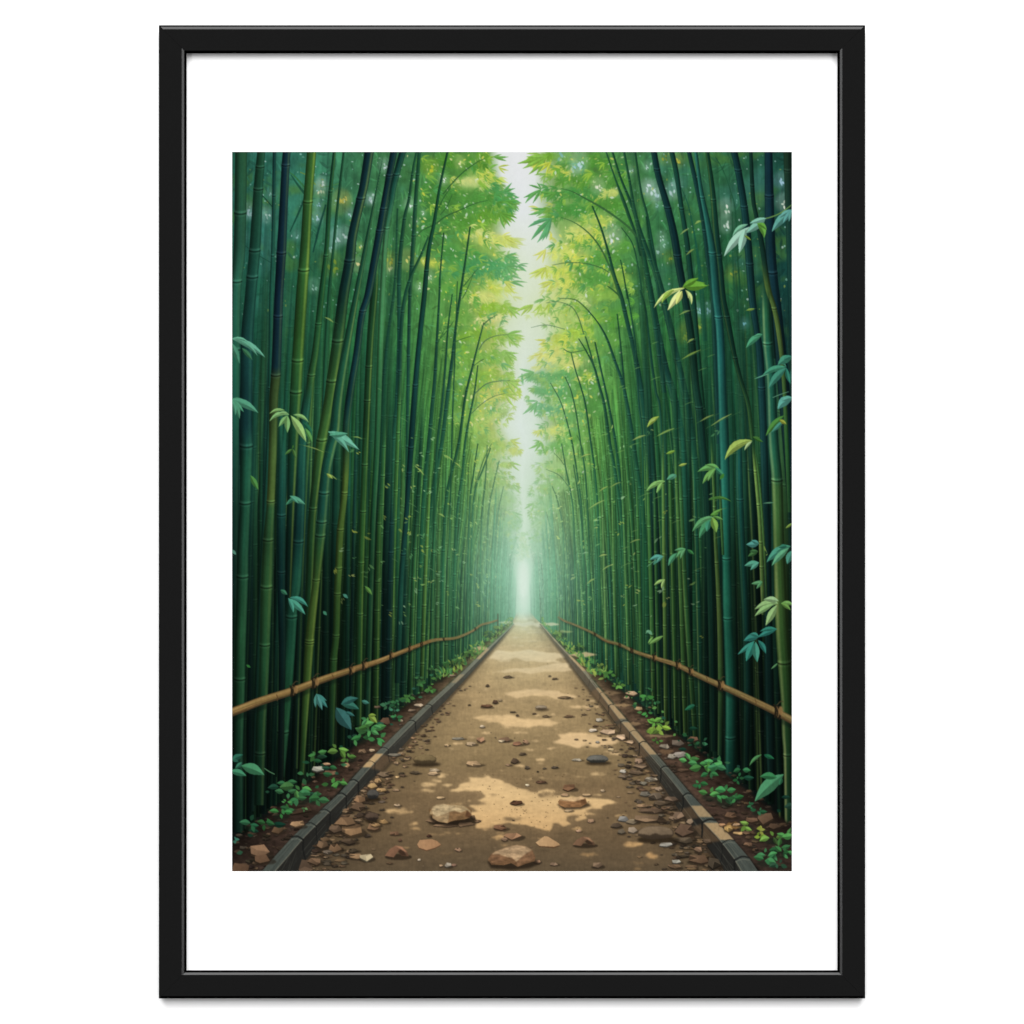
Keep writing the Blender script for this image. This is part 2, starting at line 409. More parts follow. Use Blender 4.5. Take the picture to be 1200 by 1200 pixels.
def paint():
    global C, FIELD
    FIELD = field()
    dx = np.abs(XX-VX)[None, :]
    gm = sstep(24, 50, dx)*sstep(150, 95, dx)*(sstep(410, 470, YY)*sstep(680, 600, YY))[:, None]
    FIELD = FIELD*(1+gm[..., None]*A(.18, .10, -.02))
    n1 = vnoise(26, 70, 3, 4)
    sky = sstep(150, 205, FIELD.mean(-1))
    C = FIELD*(1+((n1-.5)*.34*(1-.93*sky))[..., None])
    # ---- soft leafy and stalky texture deep in the grove
    side_w = sstep(30, 120, np.abs(XX-VX))[None, :]
    up = sstep(620, 380, YY)[:, None]
    n2 = vnoise(9, 11, 5, 3)
    C *= 1+((n2-.5)*.42*up*side_w*(1-sky))[..., None]
    n3 = vnoise(5, 150, 8, 3)
    C *= 1+((n3-.5)*.55*sstep(330, 520, YY)[:, None]*side_w)[..., None]
    blue = sstep(.55, .8, vnoise(40, 46, 12, 3))*sstep(430, 300, YY)[:, None]*sstep(90, 190, np.abs(XX-VX))[None, :]
    C += (A(62, 128, 120)-C)*(blue*.55)[..., None]
    gold = sstep(.58, .8, vnoise(34, 30, 21, 3))*sstep(460, 330, YY)[:, None]*sstep(75, 120, np.abs(XX-VX))[None, :]
    C += (A(78, 128, 46)-C)*(gold*.5)[..., None]
    # ---- glow at the far end of the path
    X, Y = np.meshgrid(XX, YY)
    gl = np.exp(-((X-614)/15)**2-((Y-676)/64)**2)
    C += (A(218, 240, 228)-C)*np.clip(gl*.75, 0, 1)[..., None]

    # ---- faint far leaves and flecks of sky in the two upper corners
    for i in range(900):
        sd = rnd.choice((-1, 1))
        x = VX+sd*rnd.uniform(95, 335)
        y = rnd.uniform(170, 430)
        t = tone(np.clip(x, 273, 927), max(y, 180))
        k = rnd.choice((.8, .88, 1.12, 1.22))
        c = np.minimum(t*k, 255)
        th = math.radians(rnd.gauss(70, 40))
        L = rnd.uniform(7, 17)
        leaf(x, y, x-sd*math.cos(th)*L, y+math.sin(th)*L, L*.25, c, 0, .5)

    # ---- ranks of stalks
    wall(300, 520, 120, .25, 1.6, 2, .62)
    wall(15, 430, 540, .12, 1.7, 1, .78)
    C += (A(150, 204, 172)-C)*(np.exp(-((X-613)/30)**2)*sstep(640, 675, Y)*sstep(735, 715, Y)*.75)[..., None]
    for i in range(46):
        sd = rnd.choice((-1, 1))
        s = rnd.uniform(8.5, 30)
        culm([(VX+sd*s*.86, 716-s*4.6, .5), (VX+sd*s, 716+s*.7, rnd.uniform(.8, 1.6))], [(600, tone(VX+sd*(s+6), 620)), (720, A(96, 164, 134)*rnd.uniform(.85, 1.15))], 1, hs=0, dark=.1, a=rnd.uniform(.2, .5), fadetop=20)
    wall(15, 330, 480, -.02, .25, 4, 1.0)

    # ---- hazy foliage far down the gap, then nearer boughs
    hz = [(598, 640, 12, 14, (124, 186, 146)), (630, 640, 12, 14, (132, 190, 148)), (596, 612, 15, 14, (118, 180, 124)),
          (633, 615, 14, 12, (140, 190, 130)), (592, 585, 18, 16, (128, 182, 112)), (640, 590, 20, 12, (124, 182, 116))]
    for x, y, rx, ry, c in hz:
        sd = 1 if x < VX else -1
        mass(x-sd*3, y, rx, ry, c, 50, 6.5, 40, 50, .5, 9, sd, .6)
    G, T, Yl, Lm, D, P_ = (76, 146, 54), (64, 148, 82), (206, 206, 62), (142, 186, 52), (66, 132, 52), (218, 216, 118)
    ms = [
        # left of the gap: x, y, rx, ry, colour, count, leaf length
        (592, 566, 16, 10, (138, 184, 98), 60, 7), (600, 545, 10, 8, (150, 190, 92), 40, 7), (575, 555, 22, 14, (128, 178, 96), 60, 7),
        (586, 522, 20, 10, (172, 192, 74), 70, 8), (565, 520, 20, 14, (132, 180, 84), 60, 8), (600, 528, 9, 6, (196, 200, 80), 30, 8),
        (596, 484, 12, 14, (150, 190, 104), 50, 9), (572, 488, 24, 12, (186, 200, 84), 70, 9), (548, 488, 20, 16, (118, 176, 76), 50, 9),
        (580, 462, 24, 10, (206, 204, 84), 70, 10), (597, 458, 13, 12, (148, 186, 54), 60, 10), (572, 442, 30, 13, (132, 182, 62), 80, 11),
        (545, 440, 26, 18, (112, 172, 72), 60, 10), (555, 415, 30, 16, (110, 170, 66), 70, 11), (588, 418, 18, 14, (116, 176, 60), 70, 11),
        (596, 394, 14, 10, (112, 172, 48), 50, 11), (566, 392, 32, 14, (118, 172, 54), 80, 11), (572, 374, 24, 6, (226, 214, 120), 40, 9),
        (545, 372, 26, 16, (104, 166, 68), 60, 10), (585, 362, 26, 9, (128, 180, 44), 70, 12), (575, 347, 28, 9, (214, 212, 96), 70, 11),
        (590, 338, 18, 7, (200, 206, 62), 40, 11), (540, 340, 30, 16, (92, 160, 62), 60, 11), (510, 330, 24, 18, (74, 144, 62), 50, 11),
        (560, 310, 34, 20, T, 90, 13), (588, 312, 20, 11, (66, 152, 78), 70, 13), (592, 322, 15, 8, (72, 152, 72), 40, 12),
        (534, 300, 26, 18, (72, 148, 66), 60, 12), (506, 308, 15, 9, (202, 204, 66), 26, 8), (580, 281, 22, 8, (214, 212, 84), 60, 12),
        (564, 272, 22, 10, (216, 214, 110), 50, 11), (595, 282, 10, 5, (206, 208, 80), 26, 11), (545, 262, 30, 14, (80, 148, 54), 70, 12),
        (576, 252, 24, 12, (92, 156, 48), 90, 14), (560, 234, 38, 15, (76, 146, 58), 110, 13), (590, 236, 14, 10, (66, 148, 76), 60, 13),
        (582, 222, 14, 9, (72, 150, 76), 40, 12), (555, 214, 26, 8, (212, 210, 110), 40, 9), (574, 206, 22, 8, (200, 204, 66), 70, 12),
        (520, 230, 28, 26, D, 80, 13), (500, 262, 22, 26, (64, 136, 62), 60, 12), (545, 190, 36, 12, (74, 140, 46), 90, 13),
        (578, 184, 14, 6, (96, 158, 48), 40, 12), (505, 195, 24, 16, (70, 136, 56), 60, 12),
        # right of the gap
        (636, 600, 16, 8, (126, 182, 112), 60, 7), (655, 570, 22, 14, (126, 180, 104), 60, 7), (640, 572, 18, 8, (136, 186, 110), 50, 7),
        (650, 548, 24, 9, (168, 196, 104), 60, 8), (672, 545, 22, 14, (112, 172, 82), 50, 8), (646, 523, 24, 9, (104, 174, 84), 80, 9),
        (672, 512, 24, 14, (96, 164, 72), 60, 9), (645, 505, 22, 7, (212, 214, 92), 50, 9), (665, 490, 24, 12, (102, 170, 92), 60, 9),
        (640, 478, 20, 10, (92, 168, 108), 70, 10), (668, 462, 26, 14, (94, 164, 84), 60, 10), (643, 458, 24, 8, (84, 164, 92), 70, 10),
        (632, 442, 20, 8, (82, 162, 92), 80, 10), (655, 440, 24, 10, (90, 164, 88), 60, 10), (700, 452, 24, 18, (86, 154, 70), 50, 10),
        (692, 440, 14, 6, (190, 202, 64), 24, 9), (695, 478, 22, 18, (84, 152, 70), 50, 10),
        (660, 424, 26, 9, (224, 218, 104), 70, 11), (644, 412, 22, 9, (222, 214, 90), 60, 11), (685, 412, 22, 13, (128, 182, 78), 50, 10),
        (652, 400, 22, 9, (204, 206, 60), 60, 11), (676, 390, 20, 9, (178, 202, 54), 70, 11), (710, 400, 26, 20, (92, 158, 66), 60, 11),
        (700, 372, 26, 12, (112, 172, 60), 70, 11), (680, 372, 22, 9, (186, 200, 84), 40, 10), (728, 372, 22, 20, (84, 154, 58), 50, 11),
        (672, 352, 30, 10, (196, 208, 108), 60, 11), (640, 362, 20, 9, (214, 220, 130), 40, 10), (700, 345, 30, 14, (128, 178, 72), 60, 11),
        (655, 332, 28, 10, (216, 214, 76), 80, 12), (690, 326, 26, 12, (82, 154, 62), 80, 12), (722, 330, 22, 18, (132, 178, 66), 50, 11),
        (646, 318, 22, 7, (208, 210, 64), 60, 12), (700, 306, 28, 12, (82, 152, 62), 80, 12), (672, 308, 26, 12, (204, 208, 68), 60, 12),
        (655, 296, 24, 10, (218, 216, 84), 70, 12), (690, 280, 28, 14, (206, 208, 62), 80, 12), (672, 272, 22, 9, (216, 214, 96), 50, 11),
        (722, 288, 24, 16, (82, 150, 60), 60, 12), (735, 262, 24, 18, (72, 140, 62), 60, 12), (702, 258, 20, 10, (188, 200, 72), 50, 11),
        (668, 246, 28, 10, (70, 144, 60), 90, 13), (712, 240, 28, 12, (78, 146, 54), 70, 12), (672, 226, 34, 10, (68, 142, 62), 100, 13),
        (714, 226, 12, 6, (204, 206, 92), 24, 9), (706, 212, 36, 12, (74, 140, 54), 90, 13), (676, 208, 24, 9, (84, 150, 54), 70, 13),
        (660, 200, 14, 7, (208, 204, 62), 40, 11), (690, 190, 36, 11, (76, 142, 50), 90, 13), (645, 184, 22, 6, (110, 168, 52), 50, 12),
        (634, 190, 10, 5, (206, 204, 58), 26, 11), (728, 196, 22, 18, (66, 134, 66), 60, 12)]
    yel = [m for m in ms if m[4][0] > 165]
    grn = [m for m in ms if m[4][0] <= 165]

    def fan(x, y, c, L, sd, a):
        b = rnd.uniform(5, 50)
        k = rnd.randint(3, 6)
        for j in range(k):
            th = math.radians(b-42+84*j/(k-1)+rnd.uniform(-12, 12))
            l = L*rnd.uniform(.65, 1.15)
            leaf(x, y, x+sd*math.cos(th)*l, y+math.sin(th)*l*.92, max(1, l*rnd.uniform(.14, .21)), jit(c, 6), sd*rnd.uniform(-.14, 0), a*rnd.uniform(.75, 1), .04)

    def lemon(c):
        return (c[0]-24, c[1]-4, min(128, c[2]+12))
    for x, y, rx, ry, c, n, L in yel:
        sd = 1 if x < VX else -1
        ell(x-sd*rx*.2, y, rx*.9, ry*1.0, lerp(A(*lemon(c)), A(214, 222, 150), .4), .3, 4, .3)
        bough(x, y, rx*1.02, ry*1.1, lemon(c), int(n*.8), L*.9, sd, .7, 12)
    # loose fans everywhere, ragged along the gap
    for i in range(520):
        sd = rnd.choice((-1, 1))
        y = rnd.uniform(176, 640)
        far = np.interp(y, [180, 400, 640], [0, .3, 1.0])
        out = np.interp(y, [180, 400, 520, 640], [118, 92, 56, 22])
        x = VX-sd*(rnd.betavariate(1.1, 1.7)*out+np.interp(y, [180, 520, 640], [19, 17, 9])+rnd.uniform(-2, 9))
        c = rnd.choice([(76, 146, 54), (96, 160, 56), (126, 178, 56), (150, 188, 60), (70, 148, 72), (186, 198, 70), (110, 168, 60), (84, 150, 60)])
        c = lerp(A(*c), A(136, 188, 140), far*.7)
        fan(x, y, c, np.interp(y, [180, 640], [14, 6])*rnd.uniform(.7, 1.1), sd, rnd.uniform(.55, .9))
    for x, y, rx, ry, c, n, L in sorted(grn, key=lambda m: -m[1]):
        sd = 1 if x < VX else -1
        bough(x-sd*2, y, rx*.92, ry*.84, c, int(n*1.0), L*.98, sd, .88, 7)
    for x, y, rx, ry, c, n, L in yel:
        sd = 1 if x < VX else -1
        for k in range(5):
            fan(x+rnd.uniform(-.7, .7)*rx, y+rnd.uniform(-.7, .7)*ry, lemon((c[0]+8, c[1]+4, c[2])), L*.9, sd, .8)
    for i in range(150):
        sd = rnd.choice((-1, 1))
        y = rnd.uniform(176, 520)
        x = VX-sd*(rnd.random()*np.interp(y, [180, 400, 520], [112, 84, 50])+20)
        c = rnd.choice([(80, 148, 56), (100, 164, 56), (64, 140, 70), (134, 182, 56)])
        fan(x, y, lerp(A(*c), A(136, 188, 120), np.interp(y, [180, 400, 640], [0, .2, .8])), np.interp(y, [180, 640], [15, 6])*rnd.uniform(.7, 1.1), sd, .85)
    # the gap between the crowns wanders and opens unevenly
    gy = [178, 205, 230, 255, 285, 305, 335, 362, 385, 410, 438, 470, 495, 525, 545, 575, 605, 640, 662, 1021]
    gl_ = [-15, -11, 3, -3, -9, 5, -7, 3, -6, -3, 4, 0, -8, 3, -4, 2, 6, 3, 0, 0]
    gr_ = [-5, -1, -3, 1, 16, 9, 13, -3, 10, 6, -8, -3, 0, 4, 1, -4, -3, -2, 0, 0]
    dl, dr = np.interp(YY, gy, gl_), np.interp(YY, gy, gr_)
    wl = np.where(XX < 605, np.exp(-((605-XX)/46)**2), np.clip((621-XX)/16, 0, 1))
    wr = np.where(XX > 621, np.exp(-((XX-621)/46)**2), np.clip((XX-605)/16, 0, 1))
    for r in range(PH):
        if YY[r] > 664:
            break
        tgt = XX+dl[r]*wl+dr[r]*wr
        for ch in range(3):
            C[r, :, ch] = np.interp(XX, tgt, C[r, :, ch])
    # leaf-edge sprays that stand against the sky
    for x, y, tips, c in [
        (578, 184, [(590, 188), (594, 189), (588, 181), (596, 184)], (86, 152, 56)), (584, 196, [(596, 200), (597, 194), (592, 204)], (190, 200, 60)),
        (588, 226, [(600, 214), (605, 228), (604, 221)], (66, 146, 84)), (590, 236, [(606, 241), (604, 247), (608, 236)], (82, 156, 60)),
        (586, 250, [(604, 261), (598, 266), (606, 256), (592, 269)], (88, 158, 52)), (590, 278, [(605, 281), (606, 287), (600, 276)], (204, 206, 80)),
        (592, 300, [(608, 302), (610, 308), (606, 296)], (66, 150, 84)), (594, 312, [(609, 318), (606, 322), (600, 325), (611, 314)], (62, 148, 78)),
        (590, 330, [(602, 330), (605, 337), (603, 345)], (204, 206, 70)), (594, 360, [(611, 362), (610, 370), (606, 374)], (120, 176, 46)),
        (594, 392, [(611, 393), (608, 399), (604, 404), (612, 388)], (106, 170, 50)), (592, 412, [(606, 420), (602, 427), (608, 414)], (116, 176, 58)),
        (594, 446, [(612, 452), (610, 459), (606, 464), (613, 446)], (134, 182, 56)), (592, 462, [(607, 470), (603, 477), (609, 464)], (152, 188, 60)),
        (598, 516, [(611, 520), (609, 526), (610, 513)], (190, 200, 84)), (598, 542, [(611, 546), (609, 552)], (140, 186, 96)),
        (600, 568, [(612, 572), (610, 578)], (132, 184, 110)), (600, 600, [(613, 604), (611, 610)], (126, 184, 128)),
        (640, 184, [(606, 192), (612, 198), (619, 205), (628, 206), (616, 184)], (120, 172, 54)), (646, 190, [(632, 202), (640, 206), (628, 196)], (196, 200, 56)),
        (634, 222, [(613, 232), (615, 239), (624, 239), (619, 217), (629, 214)], (72, 150, 74)), (640, 245, [(619, 252), (628, 254), (622, 244)], (74, 152, 66)),
        (646, 256, [(618, 267), (622, 282), (629, 285), (635, 283), (640, 281), (625, 260)], (58, 142, 94)), (652, 226, [(630, 224), (634, 232), (640, 238)], (82, 152, 62)),
        (640, 292, [(624, 300), (628, 306), (636, 309)], (216, 214, 92)), (640, 313, [(619, 322), (626, 326), (634, 327), (642, 328)], (196, 204, 58)),
        (648, 330, [(634, 338), (640, 344), (630, 334)], (212, 212, 74)), (625, 357, [(606, 363), (610, 371), (616, 368), (604, 366)], (150, 188, 44)),
        (634, 356, [(624, 366), (628, 370), (634, 367)], (160, 194, 48)), (644, 355, [(636, 366), (642, 369), (649, 363)], (172, 198, 56)),
        (640, 398, [(626, 398), (630, 405)], (216, 208, 70)), (636, 414, [(622, 418), (628, 424)], (222, 212, 94)),
        (626, 436, [(608, 432), (606, 443), (612, 446), (618, 448)], (82, 162, 92)), (630, 470, [(614, 470), (612, 486), (620, 484), (626, 487)], (86, 166, 108)),
        (634, 518, [(619, 526), (626, 530), (640, 534)], (104, 174, 84)), (626, 590, [(614, 597), (620, 602), (616, 592)], (122, 182, 112)),
        (634, 504, [(622, 508), (628, 513)], (206, 212, 90))]:
        for (tx, ty) in tips:
            leaf(x, y, tx, ty, max(1.8, math.hypot(tx-x, ty-y)*.155), jit(lerp(A(*c), A(104, 164, 70), .25), 8), rnd.uniform(-.06, .06), .9, .08)
    # ---- small bright gaps and gilt leaves among the boughs
    for i in range(260):
        sd = rnd.choice((-1, 1))
        y = rnd.uniform(180, 500)
        lim = np.interp(y, [180, 350, 500], [140, 110, 70])
        x = VX+sd*rnd.uniform(28, lim)
        c = rnd.choice([(226, 228, 160), (214, 214, 96), (206, 226, 214), (214, 212, 70)])
        th = rnd.uniform(0, 3.1)
        L = rnd.uniform(2, 6)
        leaf(x, y, x+L*math.cos(th), y+L*math.sin(th), L*.45, c, 0, .7)
    for (x, y, r, c) in [
        (291, 247, 3.2, (196, 224, 236)), (294, 251, 2, (180, 214, 220)), (313, 253, 3, (206, 232, 228)), (310, 247, 2.4, (110, 170, 140)), (377, 214, 2.5, (206, 224, 226)), (376, 221, 3.2, (208, 214, 176)),
        (373, 240, 2.2, (150, 196, 216)), (372, 255, 2.6, (176, 212, 224)), (394, 279, 3.6, (190, 220, 222)), (404, 275, 3.4, (196, 222, 220)), (388, 291, 2.6, (140, 192, 196)),
        (368, 335, 3.0, (150, 200, 180)), (400, 236, 4.6, (186, 180, 74)), (404, 233, 2.6, (214, 200, 90)), (348, 276, 2, (150, 200, 196)), (285, 277, 2.2, (140, 190, 186)), (318, 227, 2.2, (150, 196, 186)),
        (410, 250, 2, (170, 206, 214)), (419, 310, 3, (206, 200, 140)), (422, 290, 2, (190, 200, 90)), (388, 309, 5, (124, 148, 42)), (433, 233, 2.4, (190, 214, 220)), (451, 194, 2.8, (206, 224, 230)),
        (480, 240, 2.6, (214, 232, 230)), (434, 234, 2.2, (200, 220, 226)), (519, 211, 2.2, (222, 232, 230)), (458, 313, 3, (214, 222, 170)), (457, 305, 3.4, (200, 196, 60)), (477, 304, 4, (206, 204, 110)),
        (503, 324, 2.4, (196, 220, 190)), (491, 336, 1.8, (214, 232, 214)), (504, 196, 3.6, (178, 190, 48)), (539, 190, 2.6, (226, 226, 170)), (487, 260, 1.6, (230, 236, 236)), (496, 250, 1.4, (220, 236, 230)),
        (758, 219, 3.2, (206, 226, 232)), (765, 224, 4.0, (200, 222, 228)), (770, 228, 2.6, (170, 208, 214)), (787, 224, 3.4, (190, 216, 222)), (794, 214, 2, (180, 212, 216)), (739, 200, 2, (196, 220, 220)),
        (758, 195, 2, (180, 210, 206)), (679, 190, 4.0, (190, 220, 230)), (673, 197, 3, (150, 200, 210)), (659, 180, 4, (120, 180, 170)), (850, 243, 3.4, (214, 226, 214)), (850, 262, 3.6, (206, 224, 214)),
        (915, 211, 3.2, (160, 200, 226)), (918, 237, 3.6, (220, 232, 214)), (775, 278, 2.4, (170, 206, 196)), (778, 287, 2.2, (150, 196, 180)), (771, 295, 2.6, (150, 190, 180)), (718, 276, 4.2, (206, 222, 222)),
        (700, 218, 3.2, (226, 232, 210)), (770, 240, 2, (150, 200, 200)), (793, 188, 3, (190, 186, 60)), (778, 184, 3, (150, 160, 50)), (785, 301, 2.6, (150, 160, 48)), (858, 320, 3.2, (150, 160, 50)),
        (818, 363, 3, (140, 192, 204)), (830, 363, 3, (140, 190, 206)), (872, 379, 2.2, (110, 176, 190)), (806, 382, 3, (150, 160, 60)), (820, 382, 3, (150, 170, 60)), (801, 392, 3.4, (140, 160, 50))]:
        ell(x, y, r*2.8, r*3.4, c, .24, 2.6)
        for q in range(5):
            a, b = x+rnd.uniform(-.9, .9)*r, y+rnd.uniform(-1.1, 1.1)*r
            th = rnd.gauss(1.1, .5)
            leaf(a, b, a+math.cos(th)*r*1.1, b+math.sin(th)*r*1.5, r*.7, c, 0, rnd.uniform(.5, .9), .03)
    for i in range(420):      # minute glints of sky between the corner stalks
        sd = rnd.choice((-1, 1))
        x, y = VX+sd*rnd.uniform(120, 335), rnd.uniform(180, 370)
        ell(x, y, rnd.uniform(.5, 1.5), rnd.uniform(.5, 1.8), rnd.choice([(160, 208, 206), (120, 178, 160), (196, 220, 220), (150, 170, 70)]), .6, 0, .3, 7)

    twigs_and_culms()
    for i in range(90):
        sd = rnd.choice((-1, 1))
        s = 9+rnd.random()**1.3*30
        w = rnd.uniform(.8, 1.2)+s*.03
        c = lerp(A(112, 176, 144), A(62, 132, 92), min(1, (s-9)/26))*rnd.uniform(.86, 1.16)
        culm([(VX+sd*s*.80, 716-s*4.2, w*.6), (VX+sd*s*.95, 716-s*1.5, w), (VX+sd*s, 716+s*.74, w)], [(600, c*1.08), (720, c)], -sd, (150, 200, 130), .3, .2, a=rnd.uniform(.35, .65), fadetop=s*1.4)
    # the grove is painted darker low down on both flanks
    flank = sstep(95, 210, np.abs(XX-VX))[None, :]*sstep(520, 680, YY)[:, None]
    C *= 1-.19*flank[..., None]
    C *= (1-flank[..., None]*A(.02, .05, .09))
    ground()
    rails()
    near_leaves()
    for i in range(60):      # leaves meeting over the far end
        sd = rnd.choice((-1, 1))
        y = rnd.uniform(622, 655)
        x = VX-sd*rnd.uniform(-1, 9)
        c = lerp(A(150, 200, 150), A(196, 218, 176), rnd.random())
        for j in range(4):
            th = math.radians(rnd.uniform(-25, 75))
            l = rnd.uniform(3, 6)
            leaf(x, y, x+sd*math.cos(th)*l, y+math.sin(th)*l, 1.3, jit(c, 8), 0, .6)
    # a pale arch of foliage closing the far end
    ribbon([(602.5, 700, 2), (603, 672, 2.4), (606, 658, 2.6), (613, 652, 2.6), (620, 658, 2.6), (623.5, 672, 2.4), (624, 700, 2)], (150, 204, 172), .5, 1.6)
    for k in range(70):
        a, b = rnd.gauss(613, 5.5), rnd.gauss(645, 6)
        leaf(a, b, a+rnd.uniform(-5, 5), b+rnd.uniform(0, 4), 1.5, jit((190, 222, 190), 14), 0, .55)
    ell(613, 678, 6.5, 22, (226, 241, 230), .7, 2.4)
    # ---- overall haze toward the far end and painterly grain
    hzm = np.exp(-((X-613)/68)**2-((Y-668)/92)**2)*.5
    C += (A(176, 220, 196)-C)*hzm[..., None]
    mist = np.exp(-((X-614)/36)**2)*sstep(230, 340, Y)*sstep(690, 600, Y)*.26
    C += (A(208, 228, 196)-C)*mist[..., None]
    beam = np.exp(-((X-613.5)/8.5)**2)*sstep(640, 672, Y)*sstep(745, 700, Y)*.62
    C += (A(222, 240, 230)-C)*beam[..., None]
    g = vnoise(2.2, 2.2, 31, 2)-.5
    C *= 1+(g*(.09-.07*sstep(140, 200, C.mean(-1))))[..., None]
    g2 = vnoise(1.6, 7, 33, 2)-.5
    C *= 1+(g2*(.08-.07*sstep(140, 200, C.mean(-1))))[..., None]
    lum = (C*A(.3, .59, .11)).sum(-1, keepdims=True)
    C = lum+(C-lum)*.92
    C = boxblur(C, 1)*.35+C*.65
    return np.clip(C*A(1.02, 1.0, .99), 0, 255)


